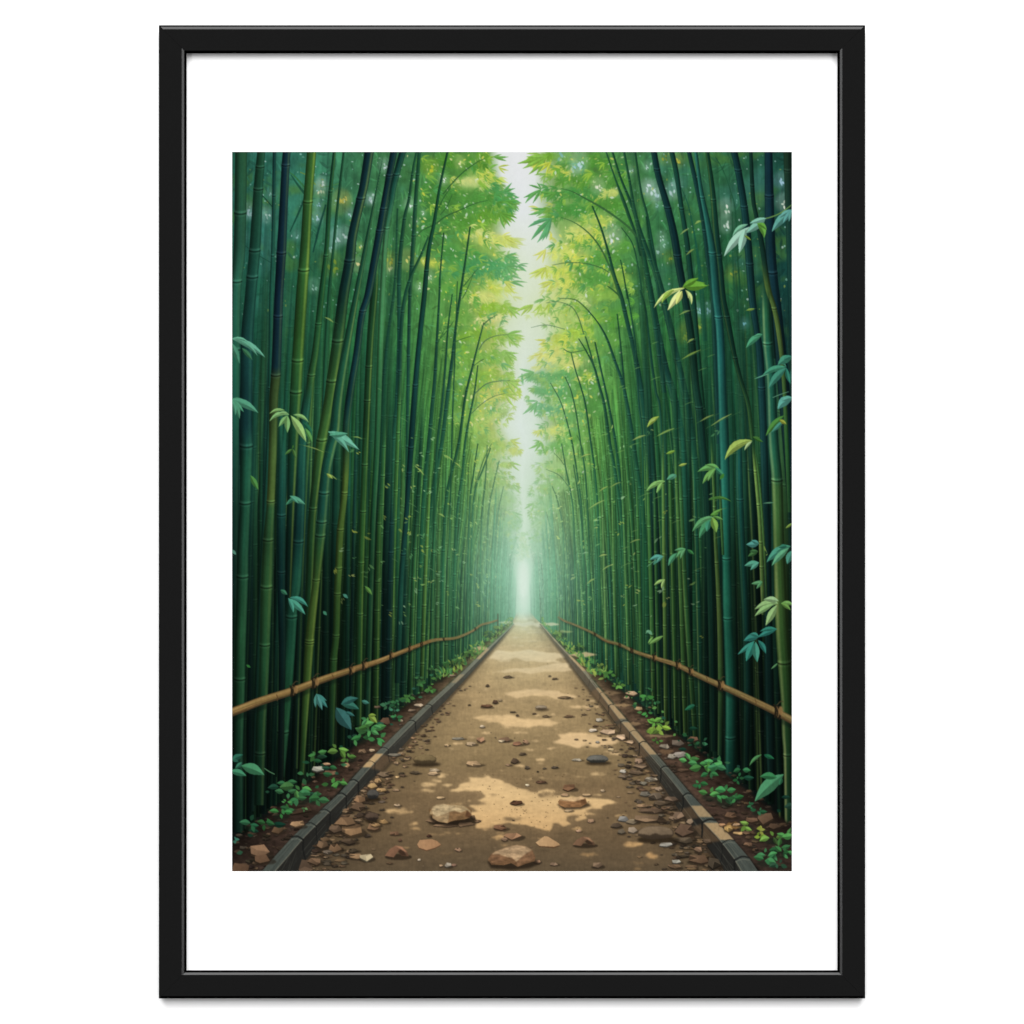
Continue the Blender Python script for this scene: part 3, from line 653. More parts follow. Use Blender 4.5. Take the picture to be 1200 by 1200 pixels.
def twigs_and_culms():
    sil = (24, 72, 50)
    # slender far stalks drawn against the bright boughs: (x, y, width) rows
    thin = [
        # left
        [(488.5, 178, 3), (484, 200, 3), (479.5, 233, 3.4), (473.5, 260, 4), (468, 320, 5), (468, 400, 5), (465, 475, 5), (461, 520, 5), (458, 640, 5.5), (456, 790, 6)],
        [(491.5, 178, 4), (487, 237, 4.6), (485, 275, 5), (482.5, 312, 5), (480, 360, 4), (478, 470, 4), (476, 640, 4)],
        [(502, 278, 2), (494.5, 297, 3), (482, 324, 4), (474, 352, 4.4), (470, 392, 4.4), (468, 470, 5), (466, 640, 5)],
        [(520, 273, 1.4), (516, 320, 2), (515, 345, 2.4), (512, 400, 3), (509.5, 445, 4), (506, 482, 4.6), (503, 518, 5), (499, 555, 5), (494, 640, 5.5), (490, 770, 6)],
        [(551, 266, 1.8), (545.5, 305, 2.4), (539.5, 345, 3), (535, 377, 3), (529, 430, 4), (524, 467, 4.4), (518, 518, 4.6), (511, 555, 5), (503, 615, 5.6), (498, 690, 6), (495, 780, 6)],
        [(567, 378, 1.4), (560.5, 403, 2), (553, 433, 2.5), (545, 467, 3), (538, 518, 3.4), (529, 555, 3.4), (523, 585, 3.6), (520, 640, 4), (517, 770, 4)],
        [(560, 428, 1.2), (556, 460, 2), (550, 490, 2.4), (545, 520, 2.8), (542, 555, 3), (536, 600, 3.4), (533, 660, 3.6), (531, 755, 3.6)],
        [(530, 345, 1.4), (525, 385, 2), (522, 430, 2.4), (518, 475, 3), (512, 530, 3), (508, 640, 3)],
        [(536, 330, 1), (533, 420, 1.4), (530, 500, 1.8), (527, 640, 2)],
        [(575, 525, 1.2), (566, 550, 2), (557, 575, 2.2), (553, 620, 2.4), (551, 730, 2.4)],
        [(585, 540, 1), (578, 570, 1.6), (572, 610, 2), (570, 720, 2)], [(590, 570, .9), (584, 600, 1.4), (580, 640, 1.6), (579, 725, 1.6)],
        [(560, 520, 1.2), (555, 555, 1.8), (550, 600, 2), (547, 740, 2)], [(571, 522, 1), (569, 560, 1.5), (564, 620, 1.8), (562, 730, 1.8)],
        [(466, 245, 2), (463, 330, 3.2), (455, 392, 3.6), (452, 422, 4), (448, 460, 4.6), (444, 518, 5), (440, 620, 5), (436, 800, 5.5)],
        # right
        [(710, 178, 1.8), (720.5, 209, 2), (729.5, 233, 4), (737, 254, 4), (744.5, 275, 3), (750, 300, 2)],
        [(717.5, 178, 2.4), (726.5, 207, 2.6), (737, 233, 3.4), (744.5, 254, 4), (750.5, 278, 5.6), (755, 305, 6), (762.5, 345, 7), (770, 385, 7), (779, 430, 8.5), (788, 460, 9), (794, 490, 9), (799, 520, 9), (806, 600, 8.5), (812, 700, 8), (817, 870, 8)],
        [(731, 178, 2.6), (738, 215, 3), (743, 245, 4), (749, 267, 4), (759, 297, 6), (768, 320, 6.4), (774.5, 342, 7.6), (783.5, 377, 8), (791, 412, 8), (800, 452, 8.6), (806, 482, 9), (810.5, 518, 9), (815, 555, 9), (819.5, 600, 9), (823, 645, 10.4), (825.5, 680, 10.6), (828.5, 725, 10), (830, 770, 9.6), (831.5, 807, 9.4), (833, 880, 9)],
        [(744, 178, 2.4), (751, 225, 2.6), (758, 252, 3), (764, 287, 3.8), (768, 312, 4), (772, 350, 3)],
        [(694, 242, 2), (704, 267, 2.4), (713, 297, 2.8), (720, 324, 3.8), (728, 348, 4.6), (734, 374, 5), (743, 412, 5), (749, 445, 6.6), (753.5, 482, 7.4), (757, 520, 7), (762, 580, 7), (766, 680, 7), (769, 830, 7)],
        [(689, 364, 1.8), (701, 379, 2), (711, 397, 2.8), (720, 422, 3.2), (729, 448, 3.8), (735, 475, 4), (740, 505, 4.6), (747, 555, 5), (753, 600, 5.4), (757, 680, 5.6), (759, 822, 5.6)],
        [(678, 397, 1.4), (687, 412, 1.8), (696, 430, 2.4), (702, 452, 3), (708, 475, 3.4), (714, 518, 3.8), (720, 550, 4), (727, 600, 4.4), (732, 680, 4.6), (734, 800, 4.8)],
        [(697, 401, 1.8), (702, 424, 2), (710, 460, 2.4), (716, 490, 2.8), (721, 518, 3), (726, 560, 3), (731, 610, 3.2), (735, 700, 3.2)],
        [(686, 395, 1.6), (692, 415, 2), (696, 430, 1.6)], [(669, 413, 1.2), (674, 433, 1.4), (680, 452, 1.6), (686, 475, 2), (692, 518, 2.4), (697, 555, 2.6), (701, 620, 2.8), (704, 770, 3)],
        [(662, 442, 1), (669, 458, 1.3), (675, 484, 1.5), (680, 518, 1.7), (686, 560, 2), (690, 640, 2.2), (693, 760, 2.2)],
        [(645, 449, .9), (656, 469, 1.2), (663, 490, 1.5), (670, 518, 1.9), (676, 555, 2), (682, 610, 2.2), (686, 750, 2.2)],
        [(723, 368, 1.4), (726.5, 400, 1.6), (729.5, 430, 2), (731, 452, 1.8)],
        [(750, 340, 2.2), (756, 362, 2.6), (759.5, 392, 2.8), (764, 430, 3), (768, 457, 3), (775, 520, 3)],
        [(734, 340, 1.8), (740, 373, 2), (745, 412, 2.2), (748, 470, 2.4), (753, 540, 2.6)],
        [(728, 267, 1), (740, 284, 1.4), (746, 305, 1.5), (752, 340, 1.6)], [(727, 305, 1.2), (731, 325, 1.6), (735, 350, 1.8)],
        [(658, 520, 1.2), (663, 550, 1.8), (668, 575, 2), (672, 610, 2.2), (675, 740, 2.2)], [(647, 570, .9), (654, 590, 1.4), (660, 630, 1.6), (662, 735, 1.6)],
        [(640, 600, .8), (646, 625, 1.3), (650, 660, 1.4), (652, 728, 1.4)], [(672, 545, 1.2), (680, 600, 1.6), (684, 660, 1.8), (687, 752, 1.8)],
        [(757, 254, 2), (762, 290, 3.6), (770, 320, 5), (777.5, 348, 6), (785, 385, 6)], [(755, 302, 4), (762.5, 348, 5), (770, 400, 5.5), (778, 460, 5.5)]]
    for i, p in enumerate(thin):
        yb = VY+.79*abs(p[-1][0]-VX)
        if p[-1][1] > 500 and p[-1][1] < yb:
            p = p+[(p[-1][0]+(p[-1][0]-p[-2][0])*.3, yb, p[-1][2])]
        top = p[0][1]
        cx = p[0][0]
        far = math.exp(-max(0, abs(p[-1][0]-VX)-25)/42)
        c0 = lerp(A(22, 72, 50), tone(p[0][0], max(180, p[0][1]))*.75, min(.6, far*.9))
        c1 = lerp(A(22, 66, 58), tone(p[-1][0], 520)*.7, far*.7)
        c2 = lerp(A(30, 92, 58), tone(p[-1][0], 650), far*.8)
        c3 = A(24, 62, 44)
        st = 22+rnd.random()*12
        nd = list(np.arange(max(top, 178)+rnd.uniform(15, 40), p[-1][1], st*rnd.uniform(.9, 1.2))) if p[-1][2] > 3 else ()
        culm(p, [(top, c0), (430, c1), (560, lerp(c1, c2, .6)), (660, c2), (800, c3)], 1 if p[-1][0] < VX else -1,
             lerp(A(120, 168, 76), tone(p[-1][0], 600)*1.2, far), .3, .3, nd, .06, .97, i, .55)
    arcs = [  # bowed tips and side twigs
        [(657, 221, .6), (671, 225, 1), (686, 233, 1.8), (704, 243, 2.4), (722, 255, 2.4), (737, 267, 2.4), (746, 278, 2.8)],
        [(657, 255, .6), (671, 260, .9), (686, 270, 1.4), (699, 284, 1.8), (710, 303, 2.2), (719, 326, 2.4), (726, 350, 2)],
        [(647, 311, .6), (665, 308, .9), (686, 309, 1), (704, 314, 1.2), (714, 320, 1)],
        [(640, 355, .6), (655, 354, .8), (670, 360, 1), (678, 373, 1.2), (684, 392, 1.4)],
        [(655, 350, .6), (666, 350, 1), (677, 353, 1.4), (689, 364, 1.8)], [(622, 384, .5), (640, 381, .8), (662, 386, .8)],
        [(660, 409, 1), (669, 413, 1.3), (688, 410, .6)], [(711, 335, 1), (718, 340, 1.8), (727, 348, 2)],
        [(568, 186, .6), (558, 191, 1), (543, 202, 1.4), (530, 215, 1.6), (519, 228, 1.4)], [(528, 220, .8), (520, 232, 1.2), (513, 246, 1.2)],
        [(572, 235, .6), (556, 239, 1), (540, 246, 1.4), (522, 254, 1.6), (510, 263, 1.8), (495, 270, 1.2), (488, 278, .8)],
        [(530, 228, .7), (524, 242, 1), (516, 252, .9)], [(560, 315, .6), (551, 326, 1), (543, 336, 1.4)], [(556, 318, .6), (548, 338, 1), (542, 350, 1.2)],
        [(583, 369, .6), (574, 374, 1.2), (567, 380, 1.8)], [(596, 392, .6), (580, 394, 1), (568, 400, 1.2), (561, 410, 1.2)], [(567, 421, 1.2), (560, 425, 1), (553, 431, .8)],
        [(598, 446, .6), (582, 447, 1), (570, 450, 1.2), (560, 458, 1.3), (556, 462, 1.3)], [(592, 461, .6), (578, 465, .8), (565, 473, .9), (552, 485, .8)],
        [(552, 394, .7), (540, 398, .9), (531, 402, 1)], [(520, 388, .7), (516, 396, .9), (512, 406, .8)], [(532, 376, .7), (522, 390, 1), (513, 400, .8)],
        [(576, 520, .8), (566, 541, 1.2), (556, 572, 1.6)], [(676, 510, .8), (682, 524, 1), (686, 540, 1.2)], [(640, 550, .6), (655, 557, .8), (666, 570, 1)],
        [(648, 530, .5), (656, 538, .7), (661, 545, .8)]]
    for p in arcs:
        ribbon(p, lerp(A(34, 84, 48), tone(p[0][0], p[0][1])*.7, .3), .9)
    for (pts, c) in [([(332, 200, 1), (342, 204, 1.4), (354, 216, 2), (360, 224, 1)], (48, 110, 58)), ([(341, 205, 1.2), (350, 218, 2.4), (358, 228, 3)], (24, 74, 56)),
                     ([(358, 230, 2), (350, 250, 2.2), (340, 272, 1.2)], (20, 66, 52)), ([(302, 224, 1.2), (312, 234, 1.2), (322, 246, 1)], (16, 52, 44)),
                     ([(382, 240, 2), (374, 268, 2.4), (367, 296, 1.6)], (18, 62, 52)), ([(352, 202, 1), (362, 207, 1.4), (370, 217, 1)], (112, 142, 50)),
                     ([(272, 276, .8), (290, 290, 1), (304, 300, 1), (318, 308, .8)], (24, 70, 54)), ([(376, 220, .6), (392, 217, .8), (400, 214, .5)], (70, 130, 60)),
                     ([(798, 220, .8), (806, 240, 1.2), (811, 262, 1.6), (815, 284, 2.4), (819, 312, 4), (822, 345, 5.4), (826, 400, 5)], (24, 82, 62)),
                     ([(838, 184, .8), (848, 202, 1), (856, 225, 1), (861, 245, 1), (864, 300, 1), (868, 345, 1.2)], (26, 78, 50)),
                     ([(852, 180, .6), (862, 200, .8)], (28, 80, 50)), ([(837, 204, .6), (846, 198, .8), (850, 190, .5)], (24, 74, 48)),
                     ([(858, 248, 1), (858, 290, 1.2), (860, 345, 1.4)], (26, 82, 50)), ([(862, 290, .8), (865, 320, 1), (867, 350, 1.2)], (24, 78, 50))]:
        ribbon(pts, c, .9)

    nv, td, dg, tg, gr, yg, tb = (15, 38, 54), (20, 60, 58), (22, 66, 46), (27, 88, 72), (40, 96, 54), (80, 118, 48), (26, 104, 90)
    bk = (14, 44, 40)
    # mid-distance stalks filling the two flanks
    for i in range(64):
        sd = rnd.choice((-1, 1))
        xb = VX+sd*rnd.uniform(150, 345)
        w = rnd.uniform(4, 9)
        x1 = xb-sd*rnd.uniform(2, 40)
        yb = min(1018, VY+.78*abs(xb-VX))
        c = rnd.choice([td, dg, tg, (18, 60, 50), (26, 78, 56), (16, 50, 46)])
        t = [tone(np.clip(xb, 273, 927), y) for y in (190, 400, 600)]
        nd = list(np.arange(rnd.uniform(180, 240), 880, rnd.uniform(52, 80)))
        culm([(x1, 178, w*.8), ((x1+xb)/2+sd*2, 480, w), (xb, yb, w*1.05)],
             [(178, lerp(A(*c)*.85, t[0], .35)), (400, lerp(A(*c)*.95, t[1], .3)), (600, lerp(A(*c), t[2], .2)), (700, A(*c)*.66), (880, A(*c)*.36)],
             -sd, (92, 146, 76), rnd.choice((.1, .2, .4)), .5, nd, .1, .9, i, .45, arow=[(178, .12), (330, .2), (450, .5), (560, .95)])
    near = []

    def add(pts, stops, side, **k):
        near.append((pts, stops, side, k))
    # ---- left flank, roughly far to near
    add([(283, 170, 14), (281, 290, 14), (276, 350, 13), (274, 500, 14), (273, 700, 13)], [(178, (30, 72, 48)), (300, (34, 84, 66)), (420, (28, 92, 72)), (560, (18, 58, 50)), (700, (15, 44, 40))], 1, hs=.12, nodes=[250, 330, 410])
    add([(322, 178, 4), (320, 290, 4), (318, 360, 5), (316, 500, 6), (306, 700, 6), (300, 860, 7), (296, 950, 6)], [(178, td), (340, tg), (520, (24, 74, 60)), (760, (20, 58, 46)), (950, (14, 34, 30))], 1, hs=.2, nodes=[230, 300, 455])
    add([(392, 178, 3.6), (386, 240, 5), (383, 290, 5.4), (377, 345, 7), (370, 410, 8), (364, 450, 9), (360, 520, 8), (354, 640, 7), (350, 760, 7), (346, 900, 7)],
        [(178, (22, 66, 44)), (340, (24, 74, 44)), (460, (40, 86, 46)), (600, (20, 60, 46)), (900, (14, 34, 28))], 1, hl=(116, 156, 66), hs=.5, nodes=[225, 300, 380, 440, 520])
    add([(403, 178, 2.4), (396, 240, 3), (391, 290, 3), (386, 345, 4), (382, 420, 5), (378, 520, 5)], [(178, dg), (420, (30, 86, 56)), (520, tg)], 1, hs=.2)
    add([(472, 178, 8), (462, 215, 7.4), (458.5, 237, 6.6), (452.5, 275, 6), (449, 330, 6.4), (446, 400, 7), (442, 520, 7), (436, 640, 7), (430, 840, 8)],
        [(178, (18, 58, 52)), (230, (24, 76, 62)), (290, (66, 132, 84)), (420, (52, 118, 70)), (560, (30, 86, 54)), (840, (18, 50, 36))], 1, hl=(130, 180, 110), hs=.3, nodes=[205, 268])
    add([(442, 300, 3), (439, 340, 8), (434, 400, 8), (431, 460, 8), (427, 560, 7.4), (423, 680, 7), (420, 850, 8)], [(300, (24, 66, 40)), (480, (26, 64, 36)), (640, (46, 100, 48)), (850, (22, 60, 38))], 1, hl=(130, 166, 70), hs=.6, nodes=[430, 470, 545, 600, 660, 720])
    add([(524.5, 178, 2.4), (515, 222, 3), (509, 260, 4), (502, 297, 5), (497, 349, 6), (493, 385, 6), (488.5, 430, 6), (485, 475, 6.6), (482, 518, 6.6), (479.5, 555, 6), (476.5, 600, 6), (473, 645, 6.4), (470, 690, 6.6), (466, 800, 7)],
        [(178, (24, 74, 46)), (300, (20, 66, 50)), (430, (18, 60, 58)), (560, (16, 54, 54)), (700, (22, 70, 58)), (800, (16, 44, 36))], 1, hs=.12, nodes=[318, 452, 525, 555, 650])
    for xx, yy0, lean_, w, c, hs in [(470, 420, 14, 5, (52, 112, 54), .6), (452, 470, 12, 6, gr, .6), (483, 500, 12, 4.6, (60, 120, 58), .7), (497, 460, 18, 5, dg, .3), (439, 500, 10, 7, (46, 100, 46), .6),
                                     (506, 520, 12, 4, (74, 128, 58), .6), (461, 560, 6, 7, td, .2), (446, 560, 6, 6.4, (44, 96, 48), .6), (512, 560, 8, 4, (38, 100, 62), .4), (489, 590, 8, 5, (44, 104, 60), .5), (528, 600, 6, 3.4, (56, 120, 70), .5),
                                     (478, 610, 6, 6, (22, 70, 58), .2), (432, 600, 6, 7.6, (34, 84, 46), .4)]:
        xb = xx-lean_
        yb = VY+.79*(VX-xb)
        culm([(xx, yy0, w*.7), ((xx+xb)/2-1, (yy0+yb)/2, w), (xb, yb, w*1.1)], [(yy0, A(*c)*1.05), (620, c), (yb, A(*c)*.5)], 1, (126, 170, 74), hs, .45,
             list(np.arange(yy0+20, yb, 34)), .1, .96, int(xx), .7, fadetop=70)
    # the navy stalk leaning across and its neighbours
    add([(461.5, 178, 8), (452, 230, 8), (445, 272, 9), (439, 305, 9), (431.5, 345, 8.6), (424, 370, 8), (418, 415, 8), (410.5, 460, 8.4), (406, 500, 8), (406, 535, 7.6), (404, 578, 7), (399, 621, 8), (397, 666, 8.2), (395.5, 695, 8.2), (394, 745, 8), (391, 773, 8.6), (389.5, 815, 8.2), (388, 874, 8)],
        [(178, (16, 44, 52)), (340, (16, 48, 58)), (470, (18, 54, 56)), (520, (30, 70, 46)), (560, (78, 112, 46)), (640, (72, 112, 48)), (760, (46, 94, 46)), (874, (20, 52, 36))], 1, hl=(120, 160, 70), hs=.35, nodes=[206, 245, 271, 365, 578, 621, 666, 696, 745, 773])
    add([(434, 170, 11), (427, 215, 10.6), (423, 233, 10.6), (413.5, 275, 11), (410, 305, 12), (403, 345, 12.6), (397, 392, 13), (389.5, 445, 13), (385, 475, 12.4), (376.5, 520, 12), (373, 545, 11), (367, 597, 9.4), (365, 630, 9), (363, 680, 9), (360, 760, 8), (356, 850, 7)],
        [(178, (16, 46, 54)), (330, (17, 52, 50)), (380, (26, 64, 42)), (440, (44, 88, 44)), (520, (52, 96, 44)), (590, (34, 78, 44)), (720, (28, 74, 44)), (850, (20, 54, 36))], 1, hl=(138, 166, 66), hs=.55, nodes=[233, 306, 400, 447, 516, 596])
    add([(450, 178, .1), (402, 430, 10), (392.5, 505, 12), (388, 525, 12), (382, 555, 12), (377, 613, 12), (374, 645, 11), (370.5, 683, 8.6), (365.5, 725, 10), (363, 753, 10), (360, 800, 9), (356.5, 858, 7), (353.5, 908, 6.4)],
        [(420, (28, 82, 58)), (520, (28, 88, 68)), (600, (24, 78, 66)), (650, (46, 96, 50)), (700, (76, 118, 50)), (760, (70, 112, 46)), (830, (56, 98, 44)), (908, (30, 66, 36))], 1, hl=(150, 176, 80), hs=.5, nodes=[578, 612, 628, 680, 751, 754])
    add([(364, 440, 9), (354.5, 512, 11), (352, 585, 11), (350, 633, 12), (346, 688, 13), (343, 705, 13), (340, 755, 13), (336.5, 800, 13.6), (332, 858, 13), (330.5, 880, 12.4), (328, 910, 11.6)],
        [(440, (26, 80, 60)), (560, (24, 78, 68)), (620, (18, 62, 60)), (680, (28, 92, 74)), (760, (26, 84, 62)), (830, (30, 84, 54)), (910, (22, 58, 40))], 1, hl=(70, 140, 100), hs=.4, nodes=[635, 723, 858])
    add([(332, 500, 9), (330, 600, 10), (330, 690, 9), (331, 760, 8), (330, 850, 7), (329, 925, 7)], [(500, (32, 96, 74)), (600, (20, 70, 64)), (700, (15, 50, 52)), (800, (12, 32, 32)), (925, (14, 26, 25))], 1, hs=.15, nodes=[604, 671])
    add([(366, 170, 11), (361, 237, 11), (358, 290, 12), (354, 345, 13.4), (350, 407, 13), (347, 460, 13.6), (344, 520, 12), (341, 600, 9), (338, 700, 7)],
        [(178, (46, 92, 40)), (300, (40, 88, 42)), (400, (44, 92, 40)), (480, (28, 74, 44)), (560, (18, 58, 44)), (700, (13, 38, 34))], 1, hl=(150, 176, 62), hs=.7, nodes=[237, 317, 423, 460])
    add([(337, 170, 9), (335, 194, 9.6), (332, 254, 10), (330, 295, 11), (327, 345, 10.4), (326, 371, 10.6), (323.5, 437, 11.2), (321, 467, 10.6), (320, 518, 9.6), (317.5, 588, 9.4), (314.5, 633, 12), (312.5, 687, 13.4), (310.5, 756, 12), (308.5, 815, 11.6), (306, 850, 12), (304, 943, 11.6)],
        [(178, (17, 44, 54)), (340, (15, 38, 54)), (430, (16, 42, 50)), (445, (44, 66, 34)), (490, (48, 72, 36)), (560, (74, 106, 48)), (584, (78, 108, 48)), (596, (44, 92, 54)), (700, (44, 98, 56)), (780, (36, 90, 56)), (860, (24, 66, 44)), (943, (18, 48, 34))], 1, hl=(120, 156, 82), hs=.4, nodes=[194, 297, 371, 440, 588, 633, 688, 756, 883])
    add([(307, 170, 9), (303, 221, 11), (299, 290, 13), (294, 345, 13), (290, 391, 14), (289, 445, 14.4), (288, 500, 15), (288, 545, 14)], [(178, (28, 74, 50)), (300, (24, 72, 58)), (420, (20, 62, 60)), (500, (18, 56, 58))], 1, hl=(60, 130, 100), hs=.35, nodes=[196, 222, 294, 325])
    add([(288, 490, 15), (289, 523, 15), (287.5, 590, 13), (285, 645, 13.4), (284.5, 680, 13.4), (282, 755, 13), (281, 815, 12.6), (279, 880, 13), (279, 975, 13.4)],
        [(490, (20, 64, 62)), (540, (28, 88, 66)), (640, (32, 92, 68)), (740, (34, 90, 58)), (830, (26, 72, 46)), (900, (20, 56, 44)), (975, (16, 44, 36))], 1, hl=(74, 142, 100), hs=.45, dark=.6, nodes=[523, 590, 676, 796])
    # ---- right flank
    add([(787, 178, 6), (792.5, 204, 6), (798.5, 245, 5.4), (804.5, 282, 6), (809, 322, 6.4), (813, 360, 6), (818, 420, 6), (826, 520, 6.4), (832, 640, 6), (836, 800, 7), (838, 892, 7)], [(178, (20, 66, 56)), (340, (18, 60, 48)), (500, (24, 76, 50)), (640, (30, 80, 50)), (800, (20, 54, 38)), (892, (14, 38, 30))], -1, hs=.2, nodes=[245, 296, 330, 480])
    add([(766, 178, 7), (771.5, 207, 7.4), (782, 243, 8.2), (789.5, 275, 9), (795.5, 312, 9), (801, 342, 8.6), (806, 370, 8.4), (811, 407, 8.6), (815, 452, 8.6), (819.5, 482, 9), (822.5, 518, 9), (828, 580, 8), (832, 680, 8), (836, 880, 8)],
        [(178, (16, 52, 54)), (300, (15, 48, 52)), (400, (18, 52, 40)), (520, (20, 60, 50)), (700, (18, 54, 44)), (880, (14, 38, 32))], -1, hs=.15, nodes=[199, 244, 300, 365, 400, 478])
    add([(828.5, 178, 4.6), (834.5, 222, 6), (839, 275, 7.6), (843.5, 312, 6.6), (847, 348, 6.4), (852.5, 377, 7), (860, 415, 5.6), (867.5, 445, 5), (876.5, 475, 5), (881, 514, 4)], [(178, (18, 60, 42)), (300, (16, 54, 46)), (420, (16, 52, 40)), (514, (40, 82, 44))], -1, hl=(130, 160, 60), hs=.4, nodes=[235, 300, 372, 420])
    add([(807, 178, 5), (813.5, 207, 5.2), (821, 245, 4.6), (825.5, 275, 4.6), (830, 312, 5), (834.5, 348, 5), (838, 420, 5), (842, 520, 5)], [(178, (17, 54, 54)), (348, (20, 62, 56)), (520, td)], -1, hs=.15, nodes=[271])
    add([(860, 178, 8), (866, 207, 8), (872, 245, 8.4), (876.5, 290, 9), (881, 348, 8.6), (886, 385, 7), (890, 415, 8.4), (893, 475, 8.6), (896, 560, 9), (899, 680, 9), (902, 860, 10), (903, 905, 9)], [(178, (16, 52, 54)), (300, (17, 54, 54)), (420, (17, 52, 56)), (560, (18, 54, 52)), (700, (14, 44, 42)), (900, (12, 32, 30))], -1, hl=(64, 130, 110), hs=.25, nodes=[200, 243, 310, 455])
    add([(900, 170, 9), (903, 300, 12), (911, 380, 13), (922, 500, 14), (930, 600, 14)], [(178, (16, 44, 56)), (350, (15, 44, 52)), (520, (13, 38, 42)), (600, (12, 34, 38))], -1, hs=.1, nodes=[230, 320])
    add([(922, 170, 9), (924, 240, 9), (926, 300, 9), (930, 420, 9)], [(178, (26, 50, 36)), (300, (18, 56, 52)), (420, (14, 44, 46))], -1, hs=.1, nodes=[200])
    add([(879, 170, 4), (882, 230, 5), (886, 254, 5), (893, 290, 6), (900, 345, 6), (906, 420, 6)], [(178, (16, 48, 40)), (345, (17, 48, 40)), (420, (16, 46, 40))], -1, hs=.1, nodes=[218])
    add([(893, 300, 6), (900, 340, 7), (906.5, 360, 6), (912.5, 392, 6), (918, 445, 5), (921.5, 518, 5), (925, 600, 5)], [(300, (58, 92, 40)), (400, (66, 94, 46)), (520, (34, 84, 42)), (600, (28, 70, 42))], -1, hl=(130, 150, 70), hs=.4, nodes=[362])
    add([(815, 178, 4), (821, 222, 5), (828.5, 260, 7), (834.5, 297, 9), (838.5, 345, 9.4), (843, 385, 9.4), (845, 430, 9.6), (846.5, 475, 10), (848, 512, 11.4), (850, 585, 10.4), (851, 655, 9.8), (852, 700, 11), (852.6, 724, 10.6), (854.5, 770, 11.6), (855.5, 807, 11.4), (855.5, 858, 11.6), (855, 913, 11.8)],
        [(178, (30, 92, 80)), (300, (28, 92, 84)), (400, (24, 86, 84)), (500, (30, 98, 86)), (600, (26, 104, 88)), (700, (30, 112, 90)), (800, (26, 98, 80)), (913, (18, 66, 56))], -1, hl=(70, 156, 128), hs=.5, dark=.6, nodes=[232, 297, 372, 655, 725, 865])
    add([(866, 500, 6), (866, 560, 8), (869, 640, 8), (873, 720, 8), (875, 800, 8), (874, 905, 7)], [(500, (24, 84, 76)), (640, (20, 72, 64)), (800, (15, 50, 44)), (905, (12, 34, 30))], -1, hs=.3, nodes=[586])
    add([(833, 505, 3), (836, 570, 3.4), (838, 630, 4), (841, 688, 5), (843, 740, 5.6), (844, 800, 6), (843.5, 860, 5.6), (843, 885, 5)], [(505, (52, 106, 52)), (600, (60, 112, 54)), (720, (78, 112, 56)), (800, (50, 90, 48)), (885, (26, 60, 40))], -1, hl=(150, 176, 96), hs=.55, nodes=[595, 660, 699])
    add([(843, 560, 2.6), (845, 610, 3.4), (847, 650, 3)], [(560, (70, 120, 56)), (650, (40, 90, 50))], -1, hs=.5)
    add([(881, 512, 3), (885.5, 562, 3.6), (890, 615, 4.2), (893, 688, 5), (894, 720, 4)], [(512, (104, 146, 62)), (600, (84, 130, 62)), (690, (70, 110, 54)), (720, (40, 70, 40))], -1, hl=(170, 190, 110), hs=.6, nodes=[553, 592, 636, 665])
    add([(883, 516, 2), (890, 570, 2.6), (895, 640, 2.8), (898, 700, 2.4)], [(516, (60, 110, 50)), (640, (64, 112, 56)), (700, (34, 70, 40))], -1, hs=.4)
    add([(896, 330, 9), (899, 400, 11), (903, 445, 10.6), (906, 518, 12), (910, 563, 13), (912, 630, 13), (914, 690, 14.4), (916, 740, 15), (918.5, 777, 15), (921, 822, 13), (922, 860, 12.6), (923, 888, 11), (924, 978, 10)],
        [(330, (40, 104, 62)), (420, (28, 92, 72)), (500, (28, 92, 74)), (558, (36, 98, 66)), (570, (58, 108, 56)), (700, (62, 106, 50)), (780, (52, 98, 46)), (880, (34, 78, 44)), (978, (24, 58, 38))], -1, hl=(178, 190, 120), hs=.65, dark=.62, nodes=[403, 563, 777, 885])
    for xx, yy0, xm, xb, yb, w, c in [(776, 500, 778, 780, 846, 4, (74, 122, 58)), (783, 500, 788, 792, 850, 4, (48, 104, 52)), (790, 500, 797, 803, 862, 4.8, (58, 112, 56)), (795, 520, 803, 815, 872, 5.6, (48, 106, 58)),
                                      (757, 510, 762, 766, 830, 4.6, (54, 112, 56)), (766, 540, 769, 772, 836, 4, (40, 96, 52)), (745, 540, 749, 752, 815, 4, (50, 112, 58)), (728, 540, 733, 737, 802, 3.4, (62, 124, 66)),
                                      (716, 520, 719, 722, 795, 3, (70, 130, 66)), (704, 540, 708, 711, 788, 2.8, (80, 140, 76)), (812, 520, 818, 822, 880, 6, (24, 82, 62))]:
        culm([(xx, yy0, w*.6), (xm, (yy0+yb)/2, w), (xb, yb, w*1.1)], [(yy0, A(*c)*1.1), (640, c), (760, A(*c)*.85), (yb, A(*c)*.45)], -1, (150, 184, 92), .6, .45,
             list(np.arange(yy0+24, yb, 42)), .1, .97, int(xx), .7, fadetop=60)
    for i, (p, s, sd, k) in enumerate(near):
        culm(p, s, sd, k.get('hl', (110, 160, 84)), k.get('hs', .4), k.get('dark', .5), k.get('nodes', ()), .11, 1, 50+i, .72,
             fadetop=40 if p[0][1] > 250 else 0)
    # small gilt leaves and slanting twigs in front of the walls
    for i in range(430):
        sd = rnd.choice((-1, 1))
        s = math.exp(rnd.uniform(math.log(26), math.log(230)))
        x = VX+sd*s
        y = rnd.uniform(470, 700) + s*.32*rnd.random()
        if s > 150 and rnd.random() < .5:
            continue
        L = rnd.uniform(1.4, 3.6)+s*.014*rnd.random()
        th = rnd.gauss(.35, .5)
        far = math.exp(-s/60)
        c = rnd.choice([(150, 190, 92), (196, 206, 110), (120, 176, 100), (170, 208, 160), (96, 160, 96), (190, 196, 70)])
        c = lerp(A(*c), tone(x, y)*1.2, .2+.4*far)
        al = rnd.uniform(.45, .85)
